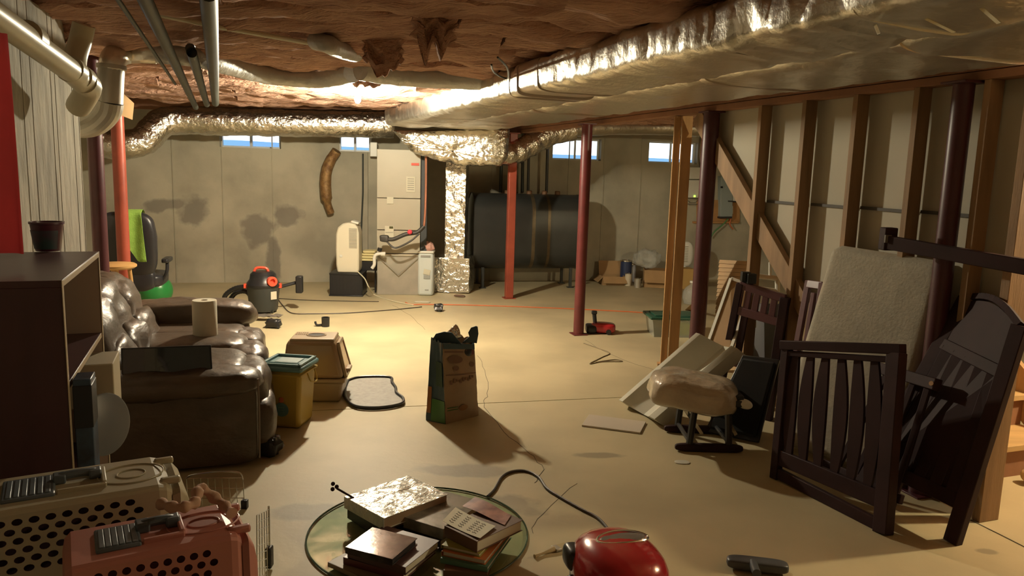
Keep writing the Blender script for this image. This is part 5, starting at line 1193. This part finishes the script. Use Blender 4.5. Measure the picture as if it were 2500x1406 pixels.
# second panel just behind it, rail end sticking out to the right
q = Quad(F(2000, 1180)+V(.16, .0, 0), F(2228, 1215)+V(.0, .1, 0), P(2285, 935, 3.72), P(2100, 895, 4.1))
q = Quad(V(1.80, 4.02, 0), V(1.98, 3.62, 0), P(2282, 938, 3.62), P(2170, 905, 3.95))
t = thing('crib_end', 'shorter dark crib panel behind the front one, rail end with a brass hole', 'crib part', q(.5, 0))
qbar(q, (-.3, 1), (1.06, 1), .06, .045, 'top_rail'); qbar(q, (-.3, .12), (1, .12), .05, .03, 'bottom_rail')
for k in range(4): qbar(q, (.0+.3*k, 0), (.0+.3*k, .98), .035, .02, 'slat')
MB().lathe([(.012, 0), (.012, .004), (0, .004)], q(1.0, 1, .024), 12, axis=q.n).build('brass_hole', M('brass_spot', (.42, .24, .12), .4, .5), t)
# long crib side leaning at the right end
q = Quad(V(1.86, 3.83, 0), F(2325, 1324), P(2492, 795, 3.36), P(2360, 728, 3.86))
t = thing('crib_headboard', 'tall dark crib headboard with arched top leaning against the end stud', 'crib part', q(.5, 0))
qbar(q, (1, -.0), (1, 1), .07, .045, 'corner_post'); qbar(q, (0, 0), (0, 1), .07, .045, 'corner_post')
pts = [q(i/12, 1.0+.05*sin(pi*i/12)) for i in range(13)]
mb = MB()
for i in range(12): mb.bar(pts[i], pts[i+1]+(pts[i+1]-pts[i])*.02, .03, .035, up=q.n)
mb.build('arched_top', m_crib, t)
poly_ = [q(i/12, .98+.05*sin(pi*i/12), -.006) for i in range(13)]+[q(1, .78, -.006), q(0, .78, -.006)]
MB().prism(poly_, q.n*.014).build('head_panel', m_crib, t)
MB().prism([q(.02, .2, -.012), q(.98, .2, -.012), q(.98, .8, -.012), q(.02, .8, -.012)], q.n*.006).build('back_panel', m_crib, t)
qbar(q, (0, .78), (1, .78), .06, .03, 'middle_rail'); qbar(q, (0, .18), (1, .18), .07, .03, 'bottom_rail')
for k in range(5): qbar(q, (.14+.18*k, .18), (.14+.18*k, .78), .065, .014, 'slat')
# crib rail behind the mattress, on top
a, b_ = P(2160, 590, 4.02), P(2530, 656, 3.35)
t = thing('crib_rail', 'long dark crib rail lying behind the mattress top with a square end block', 'crib part', (a+b_)/2)
MB().bar(a, b_, .045, .07).build('rail', m_crib, t, bev=.004); 
MB().box(P(2168, 583, 4.02), (.07, .06, .12), .1).build('end_block', m_crib, t, bev=.006); MB().box(P(2168, 583, 3.985), (.035, .01, .04), .1).build('label', m_tape, t)
# slotted headboard
q = Quad(P(1748, 905, 5.05), P(1868, 930, 4.85), P(1922, 722, 5.0), P(1815, 690, 5.2))
q = Quad(F(1745, 1000)+V(.03, .06, 0), F(1862, 1030)+V(.05, .05, 0), P(1918, 726, 5.0), P(1808, 692, 5.22))
t = thing('crib_headboard', 'dark crib headboard piece with five upright slots in its top rail', 'crib part', q(.5, 0))
qbar(q, (0, 0), (0, 1), .05, .04, 'corner_post'); qbar(q, (1, 0), (1, 1), .06, .05, 'corner_post')
m_crib2 = M('plum_wood', (.13, .055, .065), .35)
qbar(q, (-.0, .99), (1, .99), .055, .03, 'top_rail', mat=m_crib2); qbar(q, (0, .80), (1, .80), .06, .03, 'lower_rail', mat=m_crib2)
for k in range(6): qbar(q, (.03+.188*k, .80), (.03+.188*k, .99), .045, .024, 'slot_divider', mat=m_crib2)
qbar(q, (0, .38), (1, .38), .03, .025, 'stretcher', mat=m_crib2); qbar(q, (.22, .38), (.22, .8), .05, .02, 'side_slat'); qbar(q, (0, .1), (1, .1), .06, .03, 'bottom_rail')
for k in range(2):
    MB().box(q(.08+.13*k, 1.06), (.06, .05, .07)).build('bracket', m_black, t, bev=.004)
t = thing('crib_post', 'dark crib end post leaning beside the brace foot behind the mattress', 'crib part', P(1975, 900, 4.75))
q = Quad(P(1925, 960, 4.72), P(1975, 960, 4.6), P(2010, 690, 4.72), P(1975, 685, 4.85))
for a_, b_, w_ in (((0, 0), (0, 1), .04), ((1, 0), (1, 1), .05), ((0, .97), (1, .97), .05), ((.5, 0), (.5, .9), .03)): qbar(q, a_, b_, w_, .03, 'rail', mat=m_crib2)
# contoured foam changing pad
q = Quad(F(1534, 992)+UP*.0, F(1622, 1040), P(1822, 868, 4.98), P(1722, 830, 5.15))
t = thing('changing_pad', 'cream contoured foam changing pad leaning low beside the stud pair', 'pad', q(.5, 0))
prof = [(0, .10), (.12, .11), (.3, .05), (.5, .02), (.7, .05), (.88, .11), (1, .10)]
def pf(u):
    for i in range(len(prof)-1):
        if prof[i][0] <= u <= prof[i+1][0]: f_ = (u-prof[i][0])/(prof[i+1][0]-prof[i][0]); return prof[i][1]+(prof[i+1][1]-prof[i][1])*f_
    return .1
MB().grid(lambda u, v: q(u, v, pf(u)), 25, 10).grid(lambda u, v: q(1-u, v, 0), 25, 10).grid(lambda u, v: q(u, 0, pf(u)*(1-v)), 25, 3).grid(lambda u, v: q(u, 1, pf(u)*v), 25, 3).grid(lambda u, v: q(0, u, .10*(v)), 10, 3).grid(lambda u, v: q(1, u, .10*(1-v)), 10, 3).build('foam_body', m_foam, t, sharp=30)
# ottoman
b = V(F(1725, 1095).x, F(1725, 1095).y+.12, 0); t = thing('glider_ottoman', 'black glider ottoman with plastic-wrapped beige cushion', 'ottoman', b, .0); m = MATS[t.name]; Rm = m.to_3x3(); Lw = loc2w(t)
cz = .47
m_wrap = M('beige_wrapped_cushion', (.52, .42, .31), .22, coat=.7, bump=.8, bs=11, bd=.02, var=.1)
MB().soft(P(1692, 955, b.y-.02), (.54, .42, .21), R=Matrix.Rotation(-.12, 3, 'Z') @ Matrix.Rotation(.10, 3, 'Y'), e=.55, wr=.022, ws=7, nu=40, nv=28).build('cushion', m_wrap, t, sharp=180)
for sy in (-1, 1):
    y_ = sy*.17
    MB().soft(Lw(.0, y_, .025), (.42, .045, .05), R=Rm, e=.5).build('floor_rail', m_crib, t)
    MB().tube([Lw(-.12, y_, .05), Lw(-.10, y_, .30)], .022, 8).build('upright', m_black, t); MB().tube([Lw(.12, y_, .05), Lw(.10, y_, .30)], .022, 8).build('upright', m_black, t)
    MB().box(Lw(0, y_, .31), (.36, .04, .04)).build('side_rail', m_black, t, bev=.006)
    MB().bar(Lw(-.17, y_*.8, .28), Lw(-.04, y_*.8, .10), .012, .02).build('glide_arm', m_chrome, t); MB().bar(Lw(.06, y_*.8, .28), Lw(.17, y_*.8, .10), .012, .02).build('glide_arm', m_chrome, t)
MB().box(Lw(0, 0, .345), (.38, .36, .03)).build('seat_board', m_black, t, bev=.006)
MB().tube([Lw(-.12, -.17, .06), Lw(-.12, .17, .06)], .014, 8).build('cross_bar', m_black, t); MB().tube([Lw(.12, -.17, .06), Lw(.12, .17, .06)], .014, 8).build('cross_bar', m_black, t)
q = Quad(V(1.30, 4.80, 0), V(1.60, 4.62, 0), P(1905, 880, 4.72), P(1815, 868, 4.92))
t = thing('padded_seat', 'black padded seat panel standing in shade behind the ottoman', 'seat', q(.5, 0))
MB().prism([q(0, 0), q(1, 0), q(1, 1), q(0, 1)], q.n*.03).build('backing', m_black, t, bev=.006)
MB().prism([q(.06, .05, .03), q(.94, .05, .03), q(.94, .95, .03), q(.06, .95, .03)], q.n*.03).build('pad', M('black_vinyl', (.010, .010, .010), .95), t, bev=.015)
tag(MB().soft(P(1818, 986, 4.45), (.10, .06, .06), R=Matrix.Rotation(.3, 3, 'Y'), e=1).build('white_plastic_cap', m_white), 'small white pointed plastic piece beside the ottoman cushion', 'plastic')
# flat white board on the floor
q = [F(1438, 1015, .0), F(1577, 1033, .0), F(1563, 1060, .0), F(1420, 1041, .0)]
tag(MB().prism(q, UP*.012).build('shelf_board', M('white_melamine', (.56, .49, .40), .4), bev=.002), 'flat white board lying on the floor before the changing pad', 'board')
# things at the stair foot
tag(MB().soft(F(2490, 1200)+V(.12, .1, .05), (.10, .10, .08), e=.9, wr=.01).build('crumpled_paper', M('peach_paper', (.55, .38, .18), .8)), 'crumpled pale paper at the foot of the stairs', 'paper')
